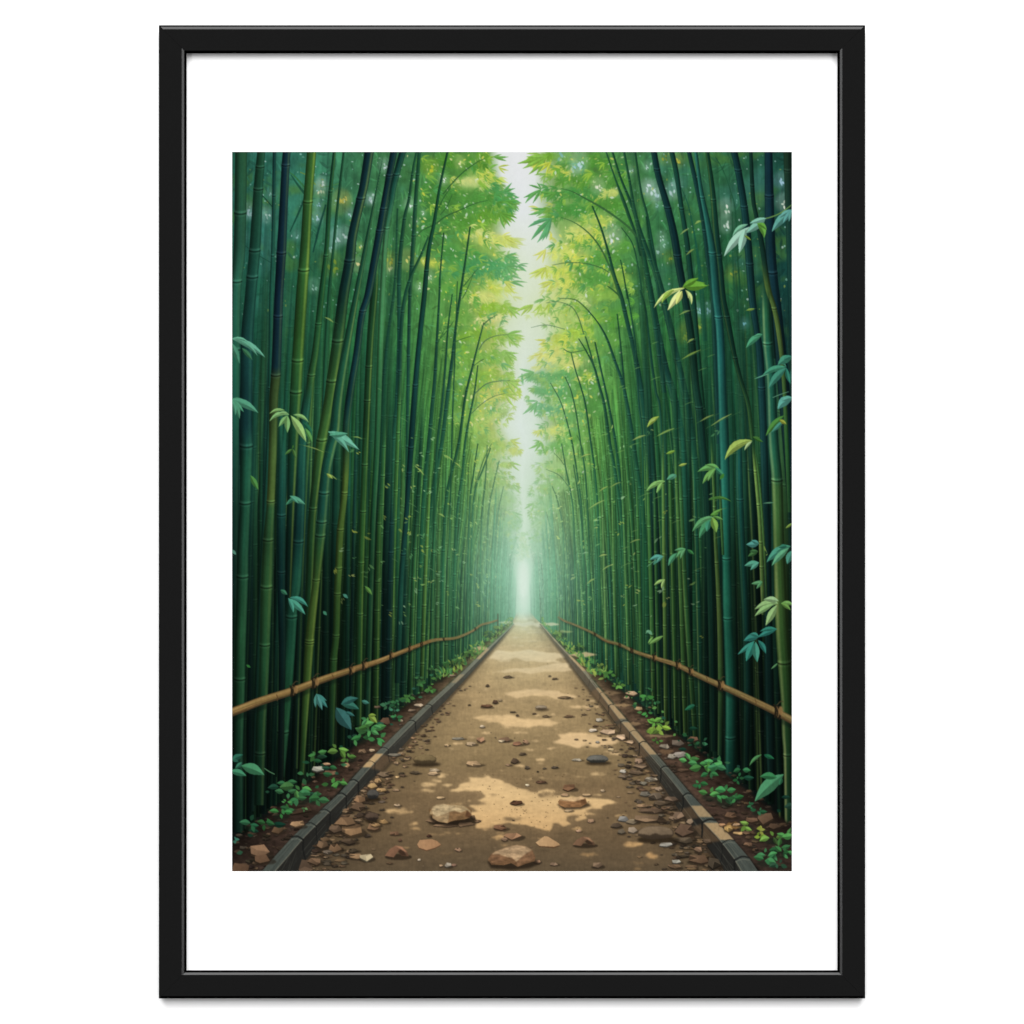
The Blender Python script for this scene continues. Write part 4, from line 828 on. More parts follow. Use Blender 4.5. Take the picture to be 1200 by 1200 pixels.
        for j in range(rnd.choice((1, 2, 2, 3))):
            t2 = th+rnd.uniform(-.6, .6)
            l2 = L*rnd.uniform(.8, 1.5)
            x2, y2 = x+rnd.uniform(-.6, .6)*L, y+rnd.uniform(-.6, .6)*L
            leaf(x2, y2, x2+sd*-1*l2*math.cos(t2), y2+l2*math.sin(t2), max(.8, l2*.32), c, rnd.uniform(-.1, .1), al)
    for i in range(26):
        x, y = rnd.uniform(690, 850), rnd.uniform(400, 690)
        L = rnd.uniform(6, 15)
        ribbon([(x, y, .5), (x+L*.5, y-L*.22, 1.1), (x+L, y-L*.36, .4)], lerp(A(150, 186, 92), tone(x, y), .45), .55)
    for i in range(18):
        x, y = rnd.uniform(440, 560), rnd.uniform(420, 690)
        L = rnd.uniform(4, 10)
        ribbon([(x, y, .5), (x+L*.5, y+L*.2, 1.1), (x+L, y+L*.55, .4)], lerp(A(150, 190, 120), tone(x, y), .5), .5)
    for (a, b, c, d, w) in [(799, 421, 821, 410, 2.6), (833, 499, 857, 485, 2.0), (820, 494, 836, 486, 2.0), (796, 369, 808, 364, 2.4), (805, 402, 813, 397, 2.6), (770, 511, 790, 502, 2.6), (874, 364, 882, 362, 1.6),
                            (797, 275, 807, 268, 2), (814, 263, 821, 259, 3.2), (804, 299, 813, 292, 2.4), (741, 516, 756, 510, 2.6), (680, 536, 692, 532, 1.8), (702, 576, 712, 570, 2), (690, 596, 708, 586, 2), (715, 571, 727, 565, 1.4),
                            (520, 533, 531, 540, 1.8), (533, 542, 540, 548, 1.8), (488, 547, 497, 557, 2), (383, 555, 395, 562, 2.4), (356, 522, 380, 530, 1.4), (414, 512, 424, 514, 1.6), (381, 372, 391, 378, 2.6), (514, 602, 521, 606, 2.6),
                            (702, 652, 711, 650, 2.4), (738, 636, 750, 632, 1.8), (706, 668, 716, 662, 1.8), (688, 684, 696, 678, 2.2)]:
        ribbon([(a-(c-a)*.25, b-(d-b)*.2+.6, .5), (a, b, .6), (c+(c-a)*.5, d+(d-b)*.25, .4)], lerp(A(70, 110, 56), tone(a, b), .3), .7)
        ribbon([(a, b, .4), ((a+c)/2, (b+d)/2-.8, w*.8), (c, d, .5)], lerp(A(*jit((156, 178, 84), 14)), tone(a, b), .15), .8)


KL_TI = [(301, 1028), (309, 1018), (346, 977), (395, 932), (430, 893), (464.5, 859), (499, 826), (535, 794), (565, 765), (596, 737), (602, 731)]
KL_TO = [(316, 1028), (325, 1018), (359, 978), (407, 930), (438.5, 894), (473, 859), (504, 828), (540, 795), (569, 765), (598, 735), (603, 731)]
KL_B = [(344, 1028), (350, 1021), (362, 1003), (419, 930), (450, 899), (488, 856), (523, 820), (550, 791), (574, 764), (598, 737), (603, 731)]
KR_TI = [(871, 1021), (845, 985), (824, 964), (801, 932), (776, 901), (755, 877), (728, 846), (699, 807), (680, 783), (659, 761), (633, 731)]
KR_TO = [(891, 1021), (858, 982), (839, 962), (810, 931), (783, 899), (758, 871), (736, 845), (704, 809), (684, 783), (661, 761), (634, 731)]
KR_B = [(852, 1021), (819, 979), (798, 953), (774, 917), (755, 888), (726, 855), (714, 836), (698, 816), (680, 794), (656, 761), (632, 731)]


def kx(K, y):
    p = sorted(K, key=lambda q: q[1])
    return float(np.interp(y, [q[1] for q in p], [q[0] for q in p]))


def scrap(x, y, w, h, col, sh=True, lift=.25):
    """a dry curled leaf or chip lying on the ground"""
    c = A(*col)
    c = lerp(c, A(104, 90, 70)*(c.mean()/88), .5)
    if sh:
        ell(x+w*.10, y+h*.36, w*.58, h*.40, (40, 33, 25), .6, .5, .15, 10)
    if w < 5:
        poly([(x-w*.5, y+h*.1), (x-w*.1, y-h*.5), (x+w*.4, y-h*.3), (x+w*.5, y+h*.2), (x+w*.05, y+h*.5)], c, 1, 0, ((x, y-h*.5), (x, y+h*.5), c*.72))
        return
    ang = sorted(2*math.pi*(i+rnd.uniform(-.3, .3))/5+.3 for i in range(5))
    P = [(x+w*.52*math.cos(t)*rnd.uniform(.8, 1.1), y+h*.52*math.sin(t)*rnd.uniform(.75, 1.15)) for t in ang]
    poly([(px, py+h*.14+.3) for px, py in P], c*.42)
    poly(P, c, 1, 0, ((x-w*.3, y-h*.5), (x+w*.3, y+h*.5), c*rnd.uniform(.66, .9)))
    k = rnd.random()
    i = rnd.randrange(5)
    a, b, d = P[i], P[(i+1) % 5], P[(i+2) % 5]
    mx, my = x+rnd.uniform(-.12, .12)*w, y+rnd.uniform(-.12, .12)*h
    if k < .5:       # one half turned up to the light
        poly([a, b, d, (mx, my)], np.minimum(c*1.18, 255), .8)
    elif k < .85:    # a fold with its dark inside showing
        poly([a, b, (mx, my)], c*.5, .85)
        ribbon([(a[0], a[1], .4), (mx, my, .7), (b[0], b[1], .4)], np.minimum(c*1.25, 255), .6)


def rock(x, y, w, h, top, low, seed):
    q = random.Random(seed)
    ell(x+w*.06, y+h*.46, w*.6, h*.26, (40, 32, 22), .8, 1.0, .08, 20)
    ol = []
    for i in range(18):
        t = math.pi*2*i/18
        r = 1+q.uniform(-.07, .07)
        yy = math.sin(t)
        ol.append((x+w*.5*r*(abs(math.cos(t))**.8)*(1 if math.cos(t) > 0 else -1), y+h*.5*r*(yy if yy < 0 else yy*.86)))
    poly(ol, low, 1, 0, ((x, y-h*.3), (x, y+h*.5), A(*low)*.62))
    up = []
    for i in range(10):
        t = math.pi+math.pi*i/9
        r = .97
        up.append((x+w*.5*r*(abs(math.cos(t))**.8)*(1 if math.cos(t) > 0 else -1), y+h*.5*r*math.sin(t)))
    fr = [(x+w*(.47-.94*i/6), y+h*(.06+q.uniform(-.07, .08))) for i in range(7)]
    poly(up+fr, top, 1, .3, ((x, y-h*.5), (x+w*.2, y+h*.2), A(*top)*.86))
    for i in range(7):
        a, b = x+q.uniform(-.36, .36)*w, y+q.uniform(-.36, .1)*h
        ell(a, b, w*.05, h*.045, A(*top)*q.choice((.8, .88, 1.07)), .6, .3, .3, 7)
    for i in range(4):
        a = x+q.uniform(-.34, .34)*w
        ribbon([(a, y+h*.02, .5), (a+q.uniform(-.05, .05)*w, y+h*.2, .8), (a+q.uniform(-.08, .08)*w, y+h*.4, .4)], A(*low)*.7, .6)


def plant(x, y, r, n, col, v=10, flat=.62):
    """a low seedling: a few broad pointed leaves set round a stem, dark gaps between"""
    c0 = lerp(A(*col), A(62, 108, 62), .28)
    ell(x, y+r*.25, r*1.1, r*.45, (22, 34, 26), .5, 1.2)
    near = sstep(800, 860, y)
    n = max(4, int(n*lerp(.75, .55, near)))
    r = r*lerp(1.0, 1.65, near)
    L_ = []
    for i in range(n):
        t = -math.pi+2*math.pi*(i+rnd.uniform(-.35, .35))/n
        sx, sy = x+rnd.uniform(-.3, .3)*r, y+rnd.uniform(-.26, .1)*r
        L = r*rnd.uniform(.62, 1.0)
        L_.append((sx, sy, sx+L*math.cos(t), sy+L*math.sin(t)*flat+r*.06))
    L_.sort(key=lambda k: k[3])
    for sx, sy, tx, ty in L_:
        k = rnd.uniform(.7, 1.1)
        leaf(sx+.1*(tx-sx), sy+.1*(ty-sy), tx, ty, max(1.1, math.hypot(tx-sx, ty-sy)*rnd.uniform(.44, .58)), jit(c0*k, v*.6), rnd.uniform(-.1, .1), 1, .22, r > 9)


def ground():
    X, Y = np.meshgrid(XX, YY)
    nz = vnoise(30, 7, 41, 4)
    nf = vnoise(5, 2.2, 43, 3)
    # verge: bare earth between the stalk feet and the kerbs
    for sd in (-1, 1):
        base = [(VX+sd*s, VY+s*.80) for s in (10, 40, 90, 140, 190, 240, 290, 345)]
        K = KL_TI if sd < 0 else KR_TO
        inner = [(kx(K, y), y) for y in (733, 760, 800, 850, 900, 950, 1000, 1021)]
        pts = base+[(VX+sd*345, 1025)]+[(inner[-1][0], 1025)]+inner[::-1]
        q = pmask(pts, 8)
        m, x0, y0 = q
        m = boxblur(boxblur(m, 3), 2)
        col = np.zeros((PH, PW, 3), np.float32)
        ys = [720, 745, 770, 800, 850, 900, 950, 1021]
        cs = np.array([(150, 170, 120), (112, 124, 76), (110, 102, 70), (98, 82, 60), (90, 71, 55), (80, 62, 49), (66, 51, 42), (56, 44, 37)], np.float32)
        for c in range(3):
            col[..., c] = np.interp(YY, ys, cs[:, c])[:, None]
        col *= (1+(nz-.5)*.7+(nf-.5)*.55)[..., None]
        edge = np.abs(X-VX)-(Y-VY)/.80
        col *= (1-.62*sstep(-32, 6, edge*np.clip(120/np.maximum(Y-VY, 12), .4, 2)))[..., None]
        sub = np.zeros((PH, PW), np.float32)
        h, w = m.shape
        a0, b0, a1, b1 = max(x0, 0), max(y0, 0), min(x0+w, PW), min(y0+h, PH)
        sub[b0:b1, a0:a1] = m[b0-y0:b1-y0, a0-x0:a1-x0]
        C[:] += (col-C)*sub[..., None]
    # path
    left = [(kx(KL_B, y), y) for y in (731, 745, 764, 791, 820, 856, 899, 930, 960, 1003, 1025)]
    right = [(kx(KR_B, y), y) for y in (731, 745, 761, 794, 816, 855, 888, 917, 953, 979, 1025)]
    pts = [(607, 714), (604, 721), (601, 728), (602, 731)]+left[1:]+right[::-1]+[(634, 731), (627, 724), (620, 714)]
    m, x0, y0 = pmask(pts)
    full = np.zeros((PH, PW), np.float32)
    h, w = m.shape
    full[max(y0, 0):y0+h, max(x0, 0):x0+w] = m[max(0, -y0):PH-y0 if y0+h > PH else h, max(0, -x0):]
    ys = [718, 730, 745, 760, 785, 815, 850, 890, 930, 975, 1021]
    cs = np.array([(186, 204, 174), (174, 172, 136), (184, 170, 128), (180, 161, 120), (171, 152, 111), (159, 140, 102), (144, 127, 92), (130, 114, 82),
                   (117, 100, 73), (103, 88, 65), (89, 78, 60)], np.float32)
    col = np.stack([np.interp(YY, ys, cs[:, c]) for c in range(3)], 1)[:, None, :]*np.ones((1, PW, 1), np.float32)
    col = col*(1+(nz-.5)*.16+(nf-.5)*.13)[..., None]
    mid = np.clip(np.abs(X-(VX-2))/np.maximum((Y-716)*.86, 4), 0, 1)
    col *= (1-.16*sstep(.55, 1.0, mid))[..., None]
    col = col*A(1.07, 1.04, 1.0)
    # sunlight fallen through the leaves, as painted
    sun = np.zeros((PH, PW), np.float32)

    def sunp(pts, a, soft):
        q = pmask(pts, int(soft*S)*2+2)
        if q is None:
            return
        mm, ax, ay = q
        r = max(1, int(round(soft*S)))
        mm = boxblur(boxblur(mm, r), r)
        hh, ww = mm.shape
        b0, b1, a0, a1 = max(ay, 0), min(ay+hh, PH), max(ax, 0), min(ax+ww, PW)
        sun[b0:b1, a0:a1] = np.maximum(sun[b0:b1, a0:a1], mm[b0-ay:b1-ay, a0-ax:a1-ax]*a)

    def suns(x0, x1, y, h, a=.9, soft=.8, rag=.35):
        n = 14
        top, bot = [], []
        for i in range(n+1):
            t = i/n
            e = math.sin(math.pi*t)**.6
            x = lerp(x0, x1, t)
            top.append((x, y-h*.5*e*(1+rnd.uniform(-rag, rag)*1.5)))
            bot.append((x, y+h*.5*e*(1+rnd.uniform(-rag, rag)*1.5)))
        sunp(top+bot[::-1], a, soft)
    suns(594, 654, 731.5, 5, .9, .7)
    for y, a, b, h in [(725, 603, 626, 1.6), (738, 602, 634, 1.6), (741, 605, 640, 1.3), (746.5, 596, 622, 1.6), (751, 606, 640, 1.0), (756.5, 590, 616, 2), (758, 622, 650, 1.2)]:
        suns(a, b, y, h, .75, .5)
    sunp([(572, 772), (582, 762), (600, 763), (620, 761), (640, 764), (660, 765), (664, 770), (650, 773), (662, 777), (640, 776), (618, 775), (604, 771), (590, 774)], .95, .8)
    suns(580, 600, 774.5, 2.2, .8, .5)
    sunp([(580, 787), (596, 784), (612, 783), (630, 781), (648, 777), (668, 776), (666, 781), (672, 786), (655, 787), (640, 787), (622, 790), (606, 787), (592, 789)], .92, .8)
    suns(600, 640, 792, 2, .4, .6)
    sunp([(588, 813), (602, 810), (616, 808), (630, 807), (640, 809), (655, 809), (658, 812), (668, 813), (678, 816), (668, 819), (650, 819), (640, 815), (622, 815), (606, 818), (596, 815)], .95, .8)
    suns(660, 706, 828, 4, .75, .7); suns(682, 700, 821, 2.4, .6, .5); suns(664, 676, 829, 1.6, .5, .5)
    sunp([(552, 840), (565, 838), (580, 838), (596, 837), (610, 841), (626, 843), (642, 842), (656, 847), (648, 851), (630, 850), (618, 853), (600, 851), (584, 850), (590, 846), (575, 845), (562, 844)], .95, .9)
    suns(600, 622, 858, 3, .6, .7); suns(582, 606, 849, 3, .5, .7)
    sunp([(645, 870), (658, 865), (652, 861), (664, 859), (680, 858), (696, 860), (704, 863), (720, 865), (728, 868), (716, 873), (700, 874), (704, 877), (688, 874), (676, 877), (668, 873), (656, 871)], .95, .9)
    suns(705, 726, 880, 3.6, .8, .7); suns(690, 712, 907, 4, .75, 1.0); suns(672, 696, 910, 2, .4, .7)
    sunp([(523, 927), (536, 923), (540, 918), (552, 914), (548, 911), (566, 911), (572, 908), (575, 911), (588, 915), (600, 919), (612, 924), (628, 928), (640, 924), (652, 926), (648, 932), (662, 932), (676, 933),
          (690, 935), (704, 935), (716, 937), (729, 940), (716, 942), (704, 944), (706, 948), (694, 947), (682, 950), (698, 953), (700, 956), (682, 954), (688, 959), (676, 962), (666, 956), (664, 961), (672, 966),
          (660, 968), (650, 965), (648, 970), (644, 975), (634, 972), (622, 968), (608, 966), (596, 964), (584, 966), (570, 972), (556, 970), (560, 960), (548, 962), (552, 952), (566, 952), (556, 948), (548, 944), (560, 938),
          (570, 933), (562, 927), (548, 926), (536, 928)], 1.0, 1.2)
    for x, y, w, h, a in [(512, 914, 16, 4, .75), (503, 919, 22, 5, .7), (502, 926, 24, 4, .7), (505, 907, 12, 3, .5), (524, 920, 14, 4, .7), (570, 909, 12, 2.4, .6), (535, 941, 16, 4, .5), (468, 950, 36, 8, .55), (484, 945, 16, 3, .4),
                          (484, 965, 16, 5, .5), (486, 971, 18, 5, .5), (462, 923, 16, 5, .5), (480, 916, 16, 3, .35), (741, 989, 26, 7, .72), (764, 1003, 18, 7, .72), (748, 1011, 16, 6, .6), (746, 1018, 14, 4, .4), (520, 999, 34, 5, .3),
                          (540, 977, 14, 4, .4), (524, 975, 12, 3, .35), (586, 976, 14, 5, .45), (476, 978, 18, 4, .35), (714, 880, 12, 3, .5), (730, 924, 12, 2.5, .3), (640, 930, 26, 6, .55), (626, 936, 20, 5, .4)]:
        suns(x-w/2, x+w/2, y, h, a, 1.0, .2)
    for i in range(150):
        y = rnd.choice([rnd.gauss(940, 26), rnd.gauss(868, 10), rnd.gauss(845, 9), rnd.gauss(813, 7), rnd.gauss(784, 6), rnd.uniform(745, 1015)])
        z = (y-716)/220
        if z < .1:
            continue
        x = rnd.gauss(618, 62*z+6)
        suns(x-rnd.uniform(3, 13)*z, x+rnd.uniform(3, 13)*z, y, rnd.uniform(1.5, 5)*z, rnd.uniform(.3, .75), .8, .4)
    # shadowed islands in the big patch
    def dimp(x, y, w, h, a):
        q = pmask([(x+w*.5*math.cos(t)*rnd.uniform(.75, 1.15), y+h*.5*math.sin(t)*rnd.uniform(.75, 1.15)) for t in np.linspace(0, 6.1, 12)], 6)
        mm, ax, ay = q
        mm = boxblur(boxblur(mm, 2), 1)
        hh, ww = mm.shape
        sun[ay:ay+hh, ax:ax+ww] *= (1-mm*a)
    dimp(556, 941, 30, 6, .7); dimp(640, 931, 26, 8, .55); dimp(600, 959, 24, 6, .5); dimp(672, 957, 18, 7, .7); dimp(652, 967, 14, 5, .6); dimp(578, 931, 16, 3, .35); dimp(618, 926, 16, 3, .3)
    ysn = [718, 735, 765, 785, 815, 845, 870, 930, 1021]
    csn = np.array([(206, 218, 190), (214, 204, 172), (224, 204, 160), (216, 192, 146), (218, 188, 138), (224, 192, 138), (226, 194, 142), (230, 196, 138), (200, 154, 96)], np.float32)
    scol = np.stack([np.interp(YY, ysn, csn[:, c]) for c in range(3)], 1)[:, None, :]*np.ones((1, PW, 1), np.float32)
    scol = scol*(1+(nz-.5)*.10+(nf-.5)*.10)[..., None]
    ne = vnoise(9, 3.0, 47, 3)
    sunq = sstep(.08, 1.0, sun*1.05+(ne-.5)*1.0*sstep(0, .2, sun)*sstep(1.25, .6, sun))*(.92+.16*(ne-.5))
    sunq = boxblur(boxblur(sunq, 1), 1)
    glow_ = boxblur(boxblur(sun, 12), 8)*.26
    sunq = np.clip(np.maximum(sunq, glow_), 0, 1)
    col = col+(scol-col)*sunq[..., None]
    full *= sstep(714, 727, YY)[:, None]
    C[:] += (col-C)*full[..., None]
    # strips of lit earth on the far verges
    for (a, b, y, h, c, al) in [(552, 575, 760, 5, (210, 186, 130), .8), (632, 656, 731.5, 4, (206, 204, 166), .8), (584, 603, 729.5, 3.6, (196, 204, 160), .7), (666, 700, 767, 6, (206, 182, 134), .8), (545, 566, 764, 3, (190, 176, 110), .6), (650, 672, 740, 3, (170, 182, 110), .6),
                                (700, 728, 812, 5, (150, 126, 90), .5), (716, 742, 826, 4, (190, 158, 110), .6), (734, 752, 848, 5, (176, 146, 104), .5), (756, 790, 862, 5, (190, 160, 116), .5), (772, 790, 880, 8, (140, 110, 76), .5), (846, 872, 968, 10, (190, 140, 66), .5)]:
        pts = [(lerp(a, b, i/10), y-h*.5*math.sin(math.pi*i/10)*rnd.uniform(.6, 1.3)) for i in range(11)]+[(lerp(b, a, i/10), y+h*.5*math.sin(math.pi*i/10)*rnd.uniform(.6, 1.3)) for i in range(11)]
        poly(pts, c, al, .8)
    # low grass on the far verges
    for i in range(520):
        sd = rnd.choice((-1, 1))
        y = 724+rnd.random()**1.4*70
        s0 = abs(kx(KL_TI if sd < 0 else KR_TO, y)-VX)
        s1 = (y-VY)/.78+6
        x = VX+sd*(rnd.uniform(s0+1, max(s0+2, s1)))
        L = (y-708)*.09*rnd.uniform(.6, 1.4)
        th = rnd.gauss(1.57, .7)
        leaf(x, y, x+L*math.cos(th), y-L*math.sin(th), max(.9, L*.35), jit(rnd.choice([(104, 150, 66), (76, 136, 66), (140, 170, 70), (60, 116, 62)]), 10), 0, .8)
    # litter and chips on the verge
    for i in range(420):
        sd = rnd.choice((-1, 1))
        y = 790+rnd.random()**.7*228
        s0 = abs(kx(KL_TI if sd < 0 else KR_TO, y)-VX)
        s1 = (y-VY)/.80+8
        x = VX+sd*rnd.uniform(s0, max(s0+1, s1))
        k = (y-716)/300
        w = rnd.uniform(3, 13)*k
        c = rnd.choice([(92, 70, 54), (110, 82, 60), (72, 58, 48), (84, 76, 68), (128, 96, 66), (60, 48, 42), (66, 56, 46)])
        scrap(x, y, w, w*.4, A(*jit(c, 8))*(.78 if x < 440 or x > 790 else 1), True)
    # kerbs
    for TI, TO, B, sd in ((KL_TI, KL_TO, KL_B, -1), (KR_TI, KR_TO, KR_B, 1)):
        yl = [731, 745, 765, 785, 805, 830, 860, 885, 905, 930, 955, 980, 1005, 1025]
        o, t, b = (KL_TI, KL_TO, KL_B) if sd < 0 else (KR_TO, KR_TI, KR_B)
        # the face turned to the path
        fa = [(kx(t, y), y) for y in yl]
        fb = [(kx(b, y), y) for y in yl]
        poly([(x+(3 if sd < 0 else -3)*(y-716)/250, y+1) for x, y in fa]+[(x+(6 if sd < 0 else -6)*(y-716)/250, y+2) for x, y in fb][::-1], (44, 38, 32), .6, 1.4)
        poly(fa+fb[::-1], (92, 84, 68) if sd > 0 else (70, 70, 62), 1, 0, ((600, 790), (600, 960), (38, 38, 35)))
        top = [(kx(o, y), y) for y in yl]
        poly(top+fa[::-1], (150, 140, 112) if sd > 0 else (124, 126, 108), 1, 0, ((600, 740), (600, 930), (72, 80, 74)))
        # grain along the length
        for i in range(70):
            y = 740+rnd.random()**.6*275
            l = (y-716)*rnd.uniform(.06, .22)
            f = rnd.uniform(.1, .9)
            face = rnd.random() < .55
            p, q = (o, t) if face else (t, b)
            x0, x1 = lerp(kx(p, y), kx(q, y), f), lerp(kx(p, min(1021, y+l)), kx(q, min(1021, y+l)), f)
            ribbon([(x0, y, .5), (x1, y+l, .9)], rnd.choice([(40, 44, 40), (104, 108, 94), (54, 60, 56)]), .28)
        # sunlit lengths
        lit = [(883, 899, 1.), (760, 772, .7), (790, 800, .4)] if sd < 0 else [(846, 884, .8), (768, 786, .9), (806, 842, .8), (944, 957, .8), (964, 984, .9), (738, 752, .5)]
        for a, bb, al in lit:
            yy = [lerp(a, bb, i/5) for i in range(6)]
            poly([(kx(o, y), y) for y in yy]+[(kx(t, y), y) for y in yy][::-1], (196, 162, 112) if sd > 0 else (206, 170, 116), al*.85, .7)
            if al > .6 and a > 800:
                poly([(kx(t, y), y+1) for y in yy]+[(lerp(kx(t, y), kx(b, y), .8), y+4) for y in yy][::-1], (132, 100, 66), al*.5, .9)
        # arris light and joints
        ribbon([(x, y, .35+(y-716)/330) for x, y in fa], (150, 148, 126), .42)
        joints = [(982, 1), (915, 1), (931, 1), (950, .7), (966, .6), (877, .6), (845, 1), (826, 1), (893, .5)] if sd < 0 else [(1006, 1), (962, 1.2), (931, 1), (899, 1), (870, 1), (986, .5), (826, 1), (845, .8), (812, .5), (857, .5), (796, .4)]
        for y, k in joints:
            z = (y-716)/250
            xo, xt = kx(o, y), kx(t, y)
            yb = y+(kx(b, y)-xt)*(0 if sd else 0)+16*z
            ribbon([(xo, y-1*z, 1.6*z*k), ((xo+xt)/2, y-2.2*z, 1.8*z*k), (xt, y+1.5*z, 2*z*k)], (30, 32, 31), .85)
            ribbon([(xo, y+1.6*z, 1*z), ((xo+xt)/2, y+.6*z, 1.2*z), (xt, y+3.6*z, 1*z)], (134, 136, 118), .32)
            xb = lerp(xt, kx(b, y), .05)
            ribbon([(xt, y+1*z, 2*z*k), (xt, y+14*z, 1.8*z*k), (lerp(xt, kx(b, y+16*z), .35), y+(26*z if sd < 0 else 26*z), 1.2*z*k)], (26, 27, 26), .8)
    # ---- litter on the path, thick along the kerbs
    for i in range(720):
        sd = rnd.choice((-1, 1))
        y = 800+rnd.random()**.75*222
        z = (y-716)/300
        xb = kx(KL_B if sd < 0 else KR_B, y)
        d = abs(rnd.gauss(0, 1))*(28 if sd < 0 else 38)*z
        x = xb-sd*(d+1)
        w = rnd.uniform(3, 15 if d < 60*z else 8)*z
        c = rnd.choice([(112, 84, 60), (132, 98, 68), (88, 70, 56), (150, 112, 74), (70, 60, 52), (100, 92, 80), (160, 128, 92), (78, 66, 54)])
        lit_ = .86 if y > 950 else 1
        scrap(x, y, w, w*rnd.uniform(.24, .46), A(*jit(c, 8))*lit_)
    for i in range(45):
        y = 770+rnd.random()**.8*250
        z = (y-716)/300
        x = rnd.uniform(kx(KL_B, y)+4, kx(KR_B, y)-4)
        w = rnd.uniform(1.5, 5.5)*z
        scrap(x, y, w, w*.36, jit(rnd.choice([(96, 78, 58), (70, 58, 46), (140, 108, 76), (60, 52, 42), (168, 146, 110)]), 8))
    for i in range(130):
        x, y = rnd.uniform(560, 690), rnd.uniform(905, 985)
        ell(x, y, rnd.uniform(.4, 1.1), rnd.uniform(.3, .6), (96, 76, 52), .7)
